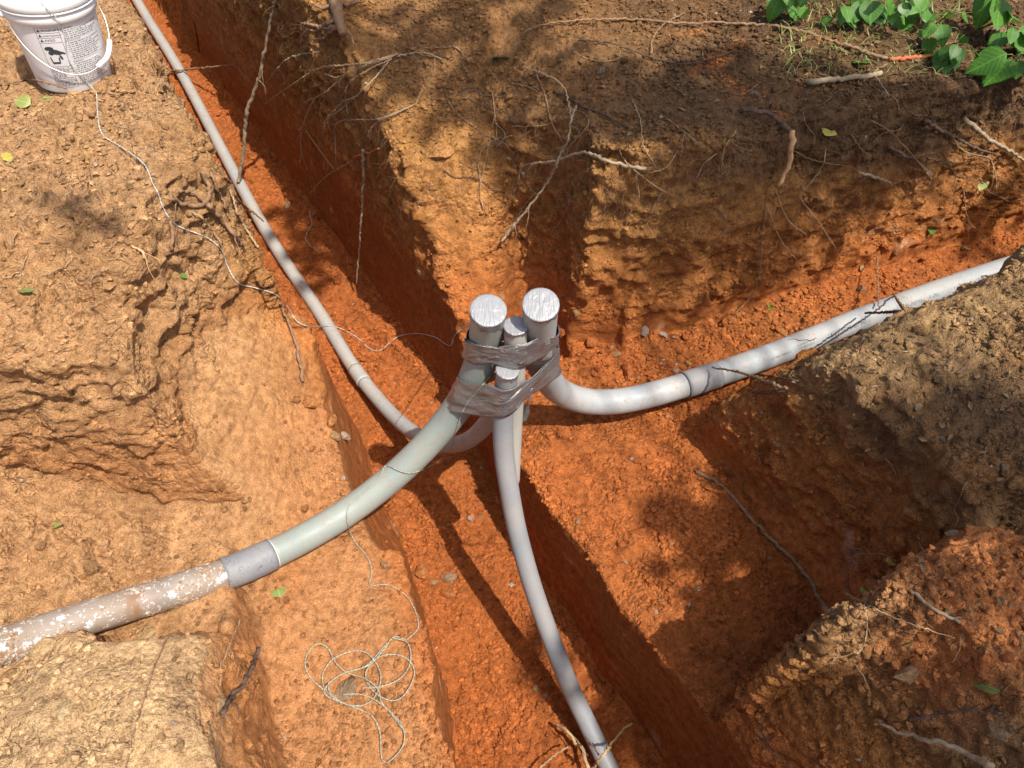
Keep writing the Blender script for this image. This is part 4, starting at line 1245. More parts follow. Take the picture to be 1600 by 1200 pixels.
def wander(u, v, L, n=5, down=0.5):
    a = rr_.uniform(0, 2 * math.pi); px = [(u, v)]
    for _ in range(n):
        a += rr_.uniform(-0.9, 0.9)
        u += L / n * math.cos(a); v += L / n * (math.sin(a) * 0.8 + down * 0.3)
        px.append((u, v))
    return px
for k in range(46):
    S('root', wander(rr_.uniform(640, 1560), rr_.uniform(20, 300), rr_.uniform(40, 110)), rr_.uniform(1.8, 3.2), 1.4, rr_.choice('pbbbd'), 'lay', 0.003, 'fine loose root lying on the dark soil of the middle bank', 'loose roots strewn over the middle bank', fine=rr_.choice((0, 2)), seed=900 + k)
for k in range(30):
    S('root', wander(rr_.uniform(1240, 1590), rr_.uniform(520, 1130), rr_.uniform(30, 90)), rr_.uniform(1.6, 3.0), 1.3, rr_.choice('pbb'), 'lay', 0.003, 'fine loose root lying on the right-hand banks', 'loose roots strewn over the right-hand banks', fine=rr_.choice((0, 1)), seed=1900 + k)
for k in range(26):
    S('straw', wander(rr_.uniform(5, 240), rr_.uniform(140, 560), rr_.uniform(20, 60)), rr_.uniform(1.8, 3.2), 1.5, rr_.choice('ppbg'), 'lay', 0.008, 'bit of dry straw or root lying on the left bank', 'straw bits strewn over the left bank', cat='straw', seed=2900 + k)
for k in range(14):
    S('straw', wander(rr_.uniform(5, 330), rr_.uniform(1010, 1190), rr_.uniform(20, 50)), rr_.uniform(1.8, 3.0), 1.5, rr_.choice('ppb'), 'lay', 0.006, 'bit of dry straw lying on the near-left mound', 'straw bits strewn over the near-left mound', cat='straw', seed=3900 + k)

def hair_roots(n, seed):
    rnd = random.Random(seed); V, F = [], []
    k = 0
    while k < n:
        u, v = rnd.uniform(430, 1600), rnd.uniform(0, 330)
        if rnd.random() > 0.25 + 0.75 * (0.5 + 0.5 * math.sin(u * 0.021) * math.cos(v * 0.033 + 1)): continue
        p, nr = hit(u, v)
        if p.z < -0.55: continue
        k += 1
        d = (nr * 0.5 + Vector((rnd.uniform(-1, 1), rnd.uniform(-1, 0.4), rnd.uniform(-0.9, 0.3)))).normalized()
        L = rnd.uniform(0.025, 0.11); q = [p - nr * 0.004]
        for i in range(6):
            d = (d + Vector((rnd.uniform(-.5, .5), rnd.uniform(-.5, .5), rnd.uniform(-.55, .2)))).normalized()
            q.append(q[-1] + d * L / 6)
        r = rnd.uniform(0.0005, 0.0011)
        tube_vf(q, [r * (1 - 0.11 * i) for i in range(7)], 3, False, False, V, F)
    o = add('root_hairs', meshd('root_hairs', V, F), M_RB)
    tag(o, 'countless hair-fine roots sprouting from the soil of the middle bank', 'roots', kind='stuff')
hair_roots(3600, 6)

# ------------------------------------------------------------------ stones and clods
def rock_mesh(name, seed, flat=0.7, sub=2, rough=0.28):
    rnd = random.Random(seed)
    bm = bmesh.new(); bmesh.ops.create_icosphere(bm, subdivisions=sub, radius=1.0)
    V = np.array([v.co[:] for v in bm.verts])
    off = np.array([seed * 3.7, seed * 1.3, seed * 2.1])
    d = 1 + rough * fbm(V + off, 1.1, 2, seed) + rough * 0.5 * fbm(V + off, 0.5, 2, seed + 5)
    # flat chips broken off
    for k in range(11):
        n = np.array([rnd.gauss(0, 1) for _ in range(3)]); n /= np.linalg.norm(n)
        lim = rnd.uniform(0.50, 0.85)
        pr = (V * d[:, None]) @ n
        d = np.where(pr > lim, d * lim / np.maximum(pr, 1e-6), d)
    for v, c in zip(bm.verts, V * d[:, None]): v.co = (c[0], c[1] * 0.85, c[2] * flat)
    me = bpy.data.meshes.new(name); bm.to_mesh(me); bm.free()
    me.polygons.foreach_set('use_smooth', [False] * len(me.polygons))
    me.materials.append(M_CLOD)
    return me
ROCKS = [rock_mesh('stone_%d' % i, i + 1, 0.6 + 0.05 * (i % 5)) for i in range(8)]
SLABS = [rock_mesh('slab_%d' % i, i + 31, 0.28, 2, 0.35) for i in range(4)]
CLODS = [rock_mesh('clod_%d' % i, i + 51, 0.75, 1, 0.4) for i in range(8)]

def put_rock(name, me, p, n, size, col, rnd, sink=0.25, tilt=0.4):
    o = bpy.data.objects.new(name, me); COL.objects.link(o)
    nz = (Vector(n) + Vector((rnd.uniform(-tilt, tilt), rnd.uniform(-tilt, tilt), 0.4))).normalized()
    q = nz.to_track_quat('Z', 'Y').to_euler()
    o.rotation_euler = q
    o.rotation_euler.rotate_axis('Z', rnd.uniform(0, 6.28))
    o.scale = (size, size * rnd.uniform(0.8, 1.1), size * rnd.uniform(0.85, 1.1))
    zmin = min(v.co.z for v in me.vertices)
    o.location = Vector(p) + nz * (-zmin * o.scale[2] * (1 - 2 * sink))
    o.color = (*col, 1)
    return o
GREY, TANC, REDC, PALE, BRN, ORG = (0.31, 0.235, 0.155), (0.48, 0.31, 0.15), (0.42, 0.135, 0.045), (0.62, 0.50, 0.38), (0.31, 0.175, 0.08), (0.50, 0.21, 0.07)
def soil_at(p):
    h = BV.find_nearest(p)
    f = GF[h[2]]
    return GC[f].mean(0)
srnd = random.Random(77)
named = [
    (735, 808, 17, PALE, 0, 'white pebble in the deep slot left of the front conduit'), (752, 806, 9, TANC, 0, 'small tan pebble right of the white pebble in the slot'),
    (702, 897, 27, GREY, 0, 'grey rounded stone in the shadow on the slot floor'), (677, 905, 17, TANC, 0, 'pale tan stone left of the grey stone in the slot'),
    (703, 925, 22, ORG, 0, 'flat orange clod below the grey stone in the slot'), (601, 880, 18, TANC, 0, 'tan stone against the left edge of the slot'), (662, 888, 30, ORG, 0, 'cracked orange clod beside the pale tan stone in the slot'),
    (541, 1070, 42, GREY, 1, 'flat grey stone lying inside the coiled pull line'),
    (516, 654, 27, ORG, 0, 'orange flake stone on the slope beside the sweep of the thin conduit'), (522, 677, 19, TANC, 0, 'yellowish stone just below the orange flake stone'), (537, 678, 23, PALE, 0, 'pale wedge stone right of the yellowish stone'),
    (482, 625, 32, ORG, 0, 'orange clod at the foot of the exposed brown root'),
    (880, 511, 28, REDC, 0, 'red clod beside the right pipe cap'), (926, 529, 26, REDC, 0, 'red-brown clod at the gully mouth'), (980, 576, 30, REDC, 0, 'red clod by the dark hole near the bank corner'),
    (1006, 512, 20, (0.62, 0.55, 0.48), 0, 'white chalky lump at the foot of the bank corner'), (1037, 520, 15, (0.62, 0.55, 0.48), 0, 'small white chalky stone right of the chalky lump'), (1056, 577, 13, PALE, 0, 'pale stone behind the coupling of the right-hand conduit'), (1075, 566, 14, (0.55, 0.36, 0.14), 0, 'yellow stone behind the coupling of the right-hand conduit'),
    (1222, 514, 22, ORG, 0, 'orange stone behind the printed conduit'), (1400, 390, 15, BRN, 0, 'dark clod casting a shadow on the right trench floor'), (1346, 449, 17, GREY, 0, 'grey curled lump behind the printed conduit'), (1437, 510, 28, BRN, 0, 'brown clod on the bank just below the printed conduit'),
    (1432, 632, 21, GREY, 0, 'grey stone on the shaded right bank'), (1472, 684, 15, GREY, 0, 'small grey stone below the shaded right bank crest'), (1566, 726, 19, GREY, 0, 'grey stone near the right edge in shade'), (1584, 744, 30, BRN, 0, 'large brown clod at the right edge in shade'),
    (1487, 832, 26, (0.42, 0.33, 0.22), 0, 'round tan stone on the crest of the right mound'), (1215, 692, 15, TANC, 0, 'tan pebble stuck in the alcove wall'),
    (1414, 1042, 40, (0.44, 0.31, 0.17), 0, 'pale brown stone standing out of the right mound'), (1573, 1020, 26, REDC, 0, 'upper red clod near the right edge of the mound'), (1590, 1066, 32, ORG, 0, 'largest orange clod at the right edge of the mound'), (1540, 1026, 34, REDC, 0, 'red clod left of the clods at the right edge'),
    (1507, 931, 16, ORG, 0, 'small orange clod on the red top of the mound'), (1595, 962, 27, ORG, 0, 'orange clod at the right edge above the red clods'), (1557, 1132, 34, GREY, 0, 'grey stone beside the dark arching twig'), (1530, 1055, 15, ORG, 0, 'little orange clod beside the green leaf of the mound'),
    (70, 997, 56, (0.42, 0.29, 0.15), 1, 'brown flat slab resting against the muddy conduit'), (102, 1100, 46, (0.60, 0.45, 0.24), 1, 'pale yellow flat stone on the near-left mound'), (228, 982, 52, (0.52, 0.34, 0.16), 1, 'flat tan slab at the far edge of the near-left mound'), (344, 1090, 38, (0.46, 0.31, 0.16), 1, 'tan slab under the dark forked branch'),
    (252, 1148, 16, (0.50, 0.27, 0.13), 0, 'reddish round pebble on the near-left mound'), (282, 1160, 20, TANC, 0, 'oblong tan stone near the reddish round pebble'), (18, 1050, 30, BRN, 0, 'brown clod at the left edge under the muddy conduit'), (128, 898, 12, ORG, 0, 'orange pebble in the channel above the muddy conduit'), (140, 880, 30, BRN, 0, 'brown slab in the channel above the muddy conduit'),
    (1365, 55, 0, GREY, 0, ''), (1445, 62, 42, (0.30, 0.19, 0.11), 0, 'brown clod under the green leaves'), (1555, 50, 45, (0.28, 0.18, 0.11), 0, 'large brown clod at the right of the green leaves'), (920, 112, 10, GREY, 0, 'small grey stone on the middle bank'), (1180, 146, 17, GREY, 0, 'grey-brown stone left of the thick grey stick'), (1380, 146, 16, GREY, 0, 'grey pebble below the thick grey stick'),
    (1318, 168, 18, BRN, 0, 'dark clod on the brow of the right bank'), (938, 108, 22, (0.26, 0.2, 0.15), 0, 'dark clod on the lit hump of the middle bank'), (695, 225, 46, (0.46, 0.22, 0.085), 1, 'jagged clay flake hanging at the gully head'), (170, 345, 20, (0.12, 0.09, 0.08), 0, 'dark purple-brown stone at the overhang of the left bank'),
    (162, 185, 12, TANC, 0, 'tan stone on the bank beside the white pull line'), (110, 330, 20, TANC, 0, 'tan clod on the left bank')]
for u, v, w, col, sl, lb in named:
    if not w: continue
    p, n = hit(u, v + w * 0.25)
    d = (p - Vector((0, 0, CAM_H))).dot(ray(800, 600).normalized())
    o = put_rock('stone' if 'clod' not in lb else 'clod', (SLABS if sl else ROCKS)[srnd.randrange(4 if sl else 8)], p, n, w * 0.5 * d / FPX * 1.12, tuple(0.72 * a_ + 0.28 * b_ for a_, b_ in zip(col, soil_at(p))), srnd, 0.30, 0.25)
    tag(o, lb, 'stone' if 'clod' not in lb else 'clod')

def scatter_clods(n, box, colf, label, group, smin=9, smax=22, seed=1, upmin=0.35):
    rnd = random.Random(seed)
    k = 0; tries = 0
    while k < n and tries < n * 12:
        tries += 1
        u, v = rnd.uniform(box[0], box[2]), rnd.uniform(box[1], box[3])
        if BT.ray_cast(Vector((0, 0, CAM_H)), ray(u, v).normalized())[0] is not None: continue
        p, nr = hit(u, v)
        if nr.z < upmin: continue
        if len(box) > 4 and not box[4](p): continue
        d = p.y * CP - (p.z - CAM_H) * SP
        w = smin * 1.15 + (smax - smin) * rnd.random() ** 2.0
        col = colf(p, rnd)
        o = put_rock('clod', CLODS[rnd.randrange(8)], p, nr, w * 0.5 * d / FPX, col, rnd, 0.25, 0.5)
        tag(o, label, 'clod', group)
        k += 1
def near_soil(p, rnd):
    c = soil_at(p) * rnd.uniform(0.85, 1.25)
    return tuple(float(x) for x in c)
def redder(p, rnd):
    c = soil_at(p); q = rnd.random()
    c = c * rnd.uniform(0.85, 1.2) if q < 0.75 else np.array([0.50, 0.30, 0.15]) * rnd.uniform(0.8, 1.2)
    return tuple(float(x) for x in c)
scatter_clods(26, (830, 330, 1600, 620, lambda p: p.z < -0.7), redder, 'loose red clay clod on the floor of the right-hand trench', 'clods on the right-hand trench floor', 8, 20, 1)
scatter_clods(18, (850, 640, 1300, 1120, lambda p: -1.0 < p.z < -0.72), redder, 'loose red clay clod on the ledge right of the deep slot', 'clods on the right ledge', 8, 18, 2)
scatter_clods(30, (220, 0, 760, 760, lambda p: p.z < -0.95), redder, 'loose red clay clod on the floor of the long left trench', 'clods on the long trench floor', 7, 20, 3)
scatter_clods(18, (560, 740, 1000, 1200, lambda p: p.z < -1.1), redder, 'loose red clay clod on the floor of the deep slot', 'clods on the deep slot floor', 8, 18, 4)
scatter_clods(26, (230, 430, 620, 1190, lambda p: -1.0 < p.z < -0.5), near_soil, 'loose tan clod on the left terrace', 'clods on the left terrace', 8, 20, 5)
scatter_clods(20, (0, 700, 330, 960, lambda p: p.z < -0.3), near_soil, 'loose tan clod in the channel of the muddy conduit', 'clods in the channel of the muddy conduit', 8, 22, 6)
scatter_clods(20, (0, 1000, 360, 1200, lambda p: p.z > -0.6), near_soil, 'loose tan clod on the near-left mound', 'clods on the near-left mound', 9, 24, 7)
scatter_clods(32, (0, 130, 330, 640, lambda p: p.z > -0.35), near_soil, 'loose tan clod on the left bank', 'clods on the left bank', 9, 26, 8)
scatter_clods(34, (560, 0, 1600, 260, lambda p: p.z > -0.30), near_soil, 'loose clod on the dark soil of the middle bank', 'clods on the middle bank', 8, 24, 9)
scatter_clods(26, (1240, 480, 1600, 800, lambda p: p.z > -0.6), near_soil, 'loose clod on the right bank beyond the alcove', 'clods on the right bank', 9, 24, 10)
scatter_clods(32, (1300, 830, 1600, 1200, lambda p: p.z > -0.55), near_soil, 'loose clod on the near-right mound', 'clods on the near-right mound', 9, 30, 11)

# crumbs: far too many to count
def crumbs(n, seed):
    rng = np.random.default_rng(seed)
    tri = GV[GF]                                     # quads
    c = tri.mean(1)
    e1 = tri[:, 2] - tri[:, 0]; e2 = tri[:, 3] - tri[:, 1]
    nr = np.cross(e1, e2); ar = np.linalg.norm(nr, axis=1); nr = nr / np.maximum(ar, 1e-12)[:, None]
    # only where a viewer could stand to see it, denser nearby
    dist = np.linalg.norm(c - np.array([0, 0.3, CAM_H]), axis=1)
    w = ar * np.clip(nr[:, 2] - 0.30, 0.0, 1) / dist ** 1.6
    nz = vnoise(c, 0.18, 71) + 0.7 * vnoise(c, 0.06, 72)
    w = w * (0.12 + np.clip(nz + 0.3, 0, 2) ** 1.5) * (0.15 + G_ROUGH[GF[:, 0]] ** 2)
    dep = -c[:, 2]
    w = w * np.where(c[:, 1] > 3.6, 0.3, 1) * np.where((c[:, 0] < -0.5) & (c[:, 2] > -0.75), 0.45, 1)
    idx = rng.choice(len(c), n, p=w / w.sum())
    P = c[idx] + rng.uniform(-0.004, 0.004, (n, 3))
    NR = nr[idx]
    size = 0.0024 + 0.0085 * rng.random(n) ** 3.4
    # low-poly lump: octahedron-like with 6 + jitter
    base = np.array([[1, 0, 0], [0.2, 0.95, 0.05], [-0.9, 0.3, 0], [-0.3, -0.9, 0.05], [0.1, 0.05, 0.8], [0, 0, -0.6]])
    faces = np.array([[0, 1, 4], [1, 2, 4], [2, 3, 4], [3, 0, 4], [1, 0, 5], [2, 1, 5], [3, 2, 5], [0, 3, 5]])
    a = rng.uniform(0, 6.28, n); ca, sa = np.cos(a), np.sin(a)
    V = base[None] * (1 + rng.uniform(-0.35, 0.35, (n, 6, 3)))
    V = np.stack([V[..., 0] * ca[:, None] - V[..., 1] * sa[:, None], V[..., 0] * sa[:, None] + V[..., 1] * ca[:, None], V[..., 2]], -1)
    V = V * size[:, None, None] + P[:, None] + NR[:, None] * (size * 0.25)[:, None, None]
    F = (faces[None] + (np.arange(n) * 6)[:, None, None]).reshape(-1, 3)
    col = GC[GF[idx][:, 0]] * rng.uniform(0.75, 1.3, (n, 1))
    pale = rng.random(n) < 0.012
    col[pale] = np.array([0.46, 0.36, 0.26])
    C = np.repeat(col * 0.86, 6, 0)
    me = np_mesh('soil_crumbs', V.reshape(-1, 3), F, False, C, np.full(len(C), 0.6))
    o = add('soil_crumbs', me, M_SOIL)
    tag(o, 'fine loose crumbs of clay and gravel strewn over all the ground', 'soil', kind='stuff')
crumbs(70000, 5)

def lumps(n, seed):
    """broken bits of clay on the trench floors, too many to tell apart"""
    rng = np.random.default_rng(seed)
    q = GV[GF]; c = q.mean(1)
    nr = np.cross(q[:, 2] - q[:, 0], q[:, 3] - q[:, 1]); ar = np.linalg.norm(nr, axis=1); nr = nr / np.maximum(ar, 1e-12)[:, None]
    dist = np.linalg.norm(c - np.array([0, 0.3, CAM_H]), axis=1)
    nz = vnoise(c, 0.30, 171) + 0.8 * vnoise(c, 0.11, 172)
    w = ar * np.clip(nr[:, 2] - 0.2, 0, 1) * np.clip(nz + 0.15, 0.02, 2) ** 2 / dist
    w = w * np.where(c[:, 2] < -0.8, 1.6, 1.0) * np.where(c[:, 1] > 4, 0.3, 1) * np.where((c[:, 0] < -0.5) & (c[:, 2] > -0.75), 0.5, 1) * (0.05 + G_ROUGH[GF[:, 0]] ** 2)
    idx = rng.choice(len(c), n, p=w / w.sum())
    bm = bmesh.new(); bmesh.ops.create_icosphere(bm, subdivisions=1, radius=1.0)
    base = np.array([v.co[:] for v in bm.verts]); faces = np.array([[v.index for v in f.verts] for f in bm.faces]); bm.free()
    nb = len(base)
    size = 0.0055 + 0.0085 * rng.random(n) ** 2.5
    V = base[None] * (1 + rng.uniform(-0.30, 0.30, (n, nb, 1)) + rng.uniform(-0.12, 0.12, (n, nb, 3)))
    V = V * (np.array([1, 1, 0.75]) * rng.uniform(0.65, 1.2, (n, 3)))[:, None]
    a = rng.uniform(0, 6.28, n); ca, sa = np.cos(a)[:, None], np.sin(a)[:, None]
    V = np.stack([V[..., 0] * ca - V[..., 1] * sa, V[..., 0] * sa + V[..., 1] * ca, V[..., 2]], -1)
    V = V * size[:, None, None] + (c[idx] + nr[idx] * (size * 0.25)[:, None])[:, None]
    F = (faces[None] + (np.arange(n) * nb)[:, None, None]).reshape(-1, 3)
    C = np.repeat(GC[GF[idx][:, 0]] * rng.uniform(0.72, 1.12, (n, 1)), nb, 0)
    o = add('clay_lumps', np_mesh('clay_lumps', V.reshape(-1, 3), F, False, C, np.full(len(C), 0.6)), M_SOIL)
    tag(o, 'small broken lumps of clay littering the trench floors and banks', 'soil', kind='stuff')
lumps(17000, 8)

# ------------------------------------------------------------------ leaves and plants
def leaf_mat(name, c0, c1):
    m, nt, b = new_mat(name)
    n1 = noise_node(nt, 30, 3, 0.6)
    oi = nn(nt, 'ShaderNodeObjectInfo')
    r = ramp(nt, n1.outputs[0], [(0.3, c0), (0.7, c1)])
    tcl = nt.nodes['TC']; sxl = nn(nt, 'ShaderNodeSeparateXYZ'); nt.links.new(tcl.outputs['Object'], sxl.inputs[0])
    ab = nn(nt, 'ShaderNodeMath', operation='ABSOLUTE'); nt.links.new(sxl.outputs[0], ab.inputs[0])
    rib = ramp(nt, ab.outputs[0], [(0.008, 1.0), (0.030, 0.0)])
    sl = nn(nt, 'ShaderNodeMath', operation='MULTIPLY_ADD'); nt.links.new(ab.outputs[0], sl.inputs[0]); sl.inputs[1].default_value = -0.7; nt.links.new(sxl.outputs[1], sl.inputs[2])
    fr = nn(nt, 'ShaderNodeMath', operation='PINGPONG'); nt.links.new(sl.outputs[0], fr.inputs[0]); fr.inputs[1].default_value = 0.065
    sv = ramp(nt, fr.outputs[0], [(0.004, 0.7), (0.016, 0.0)])
    vm = nn(nt, 'ShaderNodeMath', operation='MAXIMUM'); nt.links.new(rib.outputs[0], vm.inputs[0]); nt.links.new(sv.outputs[0], vm.inputs[1])
    vq = nn(nt, 'ShaderNodeMath', operation='MULTIPLY'); nt.links.new(vm.outputs[0], vq.inputs[0]); vq.inputs[1].default_value = 0.35
    v = ramp(nt, oi.outputs['Random'], [(0.0, (0.75, 0.8, 0.75)), (1.0, (1.25, 1.2, 1.1))])
    c = mix(nt, 1.0, r.outputs[0], v.outputs[0], 'MULTIPLY')
    c = mix(nt, vq.outputs[0], c, tuple(min(1, q * 2.2) for q in c1))
    nt.links.new(c, b.inputs['Base Color']); b.inputs['Roughness'].default_value = 0.45
    tr = nn(nt, 'ShaderNodeBsdfTranslucent'); nt.links.new(c, tr.inputs[0])
    ms = nn(nt, 'ShaderNodeMixShader', Fac=0.30)
    nt.links.new(b.outputs[0], ms.inputs[1]); nt.links.new(tr.outputs[0], ms.inputs[2])
    nt.links.new(ms.outputs[0], nt.nodes['Material Output'].inputs[0])
    return m
M_LEAF = leaf_mat('leaf_green', (0.050, 0.15, 0.018), (0.11, 0.26, 0.035))
M_LEAFL = leaf_mat('leaf_light', (0.16, 0.21, 0.05), (0.34, 0.38, 0.13))
M_LEAFY = leaf_mat('leaf_yellow', (0.45, 0.38, 0.06), (0.62, 0.52, 0.12))
M_LEAFD = leaf_mat('leaf_dry', (0.13, 0.075, 0.04), (0.33, 0.21, 0.10))

def leaf_mesh(name, seed, curl=0.25, jag=0.05):
    rnd = random.Random(seed)
    n = 9
    V, F = [], []
    for i in range(n):
        q = i / (n - 1)
        w = 0.42 * math.sin(math.pi * q ** 0.72) ** 0.85 * (1 if i not in (0, n - 1) else 0) + 0.004
        droop = -curl * q * q + 0.04 * math.sin(6 * q + seed)
        for k, s_ in enumerate((-1, -0.5, 0, 0.5, 1)):
            j = 1 + rnd.uniform(-jag, jag) * (abs(s_) == 1)
            V.append((s_ * w * j, q, droop + 0.16 * w * abs(s_) ** 1.3 - 0.05 * rnd.uniform(0, 1) * (abs(s_) == 1)))
    for i in range(n - 1):
        for k in range(4):
            a = i * 5 + k; F.append((a, a + 1, a + 6, a + 5))
    return meshd(name, V, F)
LEAVES = [leaf_mesh('leaf_%d' % i, i, 0.1 + 0.12 * i) for i in range(5)]
LMESH = {}
def leaf_of(i, mat):
    k = (i, mat.name)
    if k not in LMESH:
        me = LEAVES[i].copy(); me.materials.clear(); me.materials.append(mat); LMESH[k] = me
    return LMESH[k]

def put_leaf(name, i, mat, loc, yaw, pitch, roll, size, parent=None):
    o = bpy.data.objects.new(name, leaf_of(i, mat)); COL.objects.link(o)
    o.rotation_euler = (pitch, roll, yaw); o.scale = (size,) * 3
    if parent:
        o.parent = parent; o.location = Vector(loc) - parent.location
    else: o.location = loc
    return o

prnd = random.Random(15)
def leafy_plant(u, v, z, leaves, label, hgt=0.22, size=0.12):
    base = spot(u, v, z); base = Vector((base.x, base.y, drop(base.x, base.y)[0].z - 0.01))
    t = empty('leafy_plant', base); tag(t, label, 'plant')
    top = base + Vector((prnd.uniform(-0.05, 0.05), -0.06, hgt))
    st = resample(catmull([base, base + Vector((0.01, -0.01, hgt * 0.5)), top], 6), 0.02)
    V, F = tube_vf(st, [0.0035 - 0.0015 * i / len(st) for i in range(len(st))], 6)
    add('stem', meshd('stem', V, F), M_LEAFL, t)
    for k in range(leaves):
        q = 0.35 + 0.65 * k / max(1, leaves - 1)
        p = st[min(len(st) - 1, int(q * (len(st) - 1)))]
        yaw = k * 2.4 + prnd.uniform(-0.4, 0.4)
        if k < leaves * 0.6: yaw = math.pi + prnd.uniform(-1.1, 1.1)     # most hang toward the sunny trench side
        pe = p + Vector((-math.sin(yaw), math.cos(yaw), 0)) * 0.035 + Vector((0, 0, 0.012))
        V, F = tube_vf([p, p.lerp(pe, 0.5) + Vector((0, 0, 0.006)), pe], 0.0016, 5)
        add('leaf_stalk', meshd('leaf_stalk', V, F), M_LEAFL, t)
        put_leaf('leaf', prnd.randrange(5), M_LEAF, pe, yaw, prnd.uniform(-0.75, -0.1), prnd.uniform(-0.35, 0.35), size * prnd.uniform(0.5, 1.3), t)
for u, v, n, lb in ((1385, 30, 8, 'broad-leaved green plant at the far edge, left of the leafy group'), (1490, 48, 11, 'broad-leaved green plant in the middle of the leafy group'), (1580, 25, 11, 'broad-leaved green plant in the top right corner'),
                    (1300, 22, 7, 'small leafy plant behind the long brown vine'), (1430, 8, 8, 'broad-leaved plant furthest back between the others'), (1250, 16, 5, 'low leafy sprig beside the vine at the far edge'), (1535, 5, 8, 'broad-leaved plant behind the corner plant'), (1340, 14, 9, 'broad-leaved plant between the vine and the leafy group'), (1210, 4, 6, 'leafy sprig furthest left along the far edge'), (1455, 30, 8, 'low plant with hanging leaves above the brown clod'), (1600, 60, 8, 'plant half cut off by the right edge')):
    leafy_plant(u, v, 0.04, n, lb, prnd.uniform(0.10, 0.22), prnd.uniform(0.060, 0.105))

def grass(n, box, seed):
    rnd = random.Random(seed); V, F = [], []
    for _ in range(n):
        u, v = rnd.uniform(box[0], box[2]), rnd.uniform(box[1], box[3])
        p, nr = hit(u, v)
        if p.z < -0.3: continue
        a = rnd.uniform(0, 6.28); L = rnd.uniform(0.03, 0.11); d = Vector((math.cos(a), math.sin(a), 0)); sd_ = Vector((-d.y, d.x, 0)) * rnd.uniform(0.0012, 0.0026)
        b0 = len(V)
        for i in range(4):
            q = i / 3
            c_ = p + d * L * q * 0.8 + Vector((0, 0, L * (q * 0.9 - 0.75 * q * q)))
            w = (1 - q) + 0.05
            V.append(c_ - sd_ * w); V.append(c_ + sd_ * w)
        for i in range(3): F.append((b0 + 2 * i, b0 + 2 * i + 1, b0 + 2 * i + 3, b0 + 2 * i + 2))
    o = add('grass', meshd('grass', V, F), M_LEAFL)
    tag(o, 'short thin grass and weeds round the leafy plants', 'grass', kind='stuff')
grass(420, (1210, 0, 1500, 120), 4)

def litter(n, seed):
    rnd = random.Random(seed); V, F = [], []
    zones = [(1180, 0, 1600, 130)] * 6 + [(600, 0, 1600, 260)] * 3 + [(1240, 480, 1600, 760)] * 2 + [(0, 130, 260, 420)] + [(1300, 860, 1600, 1190)]
    for _ in range(n):
        z = rnd.choice(zones); p, nr = hit(rnd.uniform(z[0], z[2]), rnd.uniform(z[1], z[3]))
        if nr.z < 0.3: continue
        a = rnd.uniform(0, 6.28); L = rnd.uniform(0.008, 0.034); W = L * rnd.uniform(0.15, 0.5)
        d = Vector((math.cos(a), math.sin(a), rnd.uniform(-.3, .3))).normalized(); sd_ = d.cross(nr).normalized(); c0 = p + nr * rnd.uniform(0.001, 0.006)
        b0 = len(V)
        V.extend([c0 - d * L * .5, c0 + sd_ * W * .5 + nr * 0.003, c0 + d * L * .5, c0 - sd_ * W * .5 + nr * 0.002]); F.append((b0, b0 + 1, b0 + 2, b0 + 3))
    o = add('leaf_litter', meshd('leaf_litter', V, F, False), M_LEAFD)
    tag(o, 'scraps of dead brown leaf and bark littering the banks', 'litter', kind='stuff')
litter(1500, 3)
fallen = [(1537, 281, 30, M_LEAFL, 'curled light green leaf on the lit face of the right trench'), (1296, 203, 26, M_LEAFY, 'pale dry leaf on the brow of the right bank'), (435, 923, 30, M_LEAFL, 'small yellow-green leaf below the big green-grey conduit'), (1393, 875, 20, M_LEAFY, 'bright yellow leaf on the crest of the right mound'),
          (1356, 926, 20, M_LEAF, 'dark green leaf scrap on the crest of the right mound'), (1548, 1067, 36, M_LEAFL, 'green leaf on the red clods of the right mound'), (88, 822, 17, M_LEAFL, 'green leaf scrap in the channel above the muddy conduit'), (40, 452, 34, M_LEAFL, 'pale green crumpled leaf on the left bank'),
          (22, 243, 32, M_LEAFY, 'yellow leaf low on the left bank by the edge'), (38, 162, 30, M_LEAFL, 'crumpled green leaf below the bucket'), (72, 158, 24, M_LEAFL, 'light green leaf just right of the crumpled leaf below the bucket'), (783, 94, 36, M_LEAFL, 'torn light green leaf on the middle bank'), (1345, 100, 30, M_LEAF, 'drooping green leaf below the long brown vine'), (215, 180, 20, M_LEAFD, 'dry leaf on the bank right of the bucket'), (1456, 358, 12, M_LEAF, 'tiny green leaf on the right trench floor'), (1205, 478, 14, M_LEAF, 'tiny dark leaf on the floor behind the printed conduit'), (285, 430, 12, M_LEAF, 'tiny green leaf on the slope under the overhang')]
lr = random.Random(9)
for u, v, w, mt, lb in fallen:
    p, n = hit(u, v)
    d = p.y * CP - (p.z - CAM_H) * SP
    s_ = w * d / FPX * 0.95
    yaw = lr.uniform(0, 6.28)
    o = put_leaf('leaf', lr.randrange(5), mt, p + n * 0.006 - Vector((-math.sin(yaw), math.cos(yaw), 0)) * s_ * 0.5, yaw, lr.uniform(-0.2, 0.3), lr.uniform(-0.5, 0.5), s_)
    tag(o, lb, 'leaf')

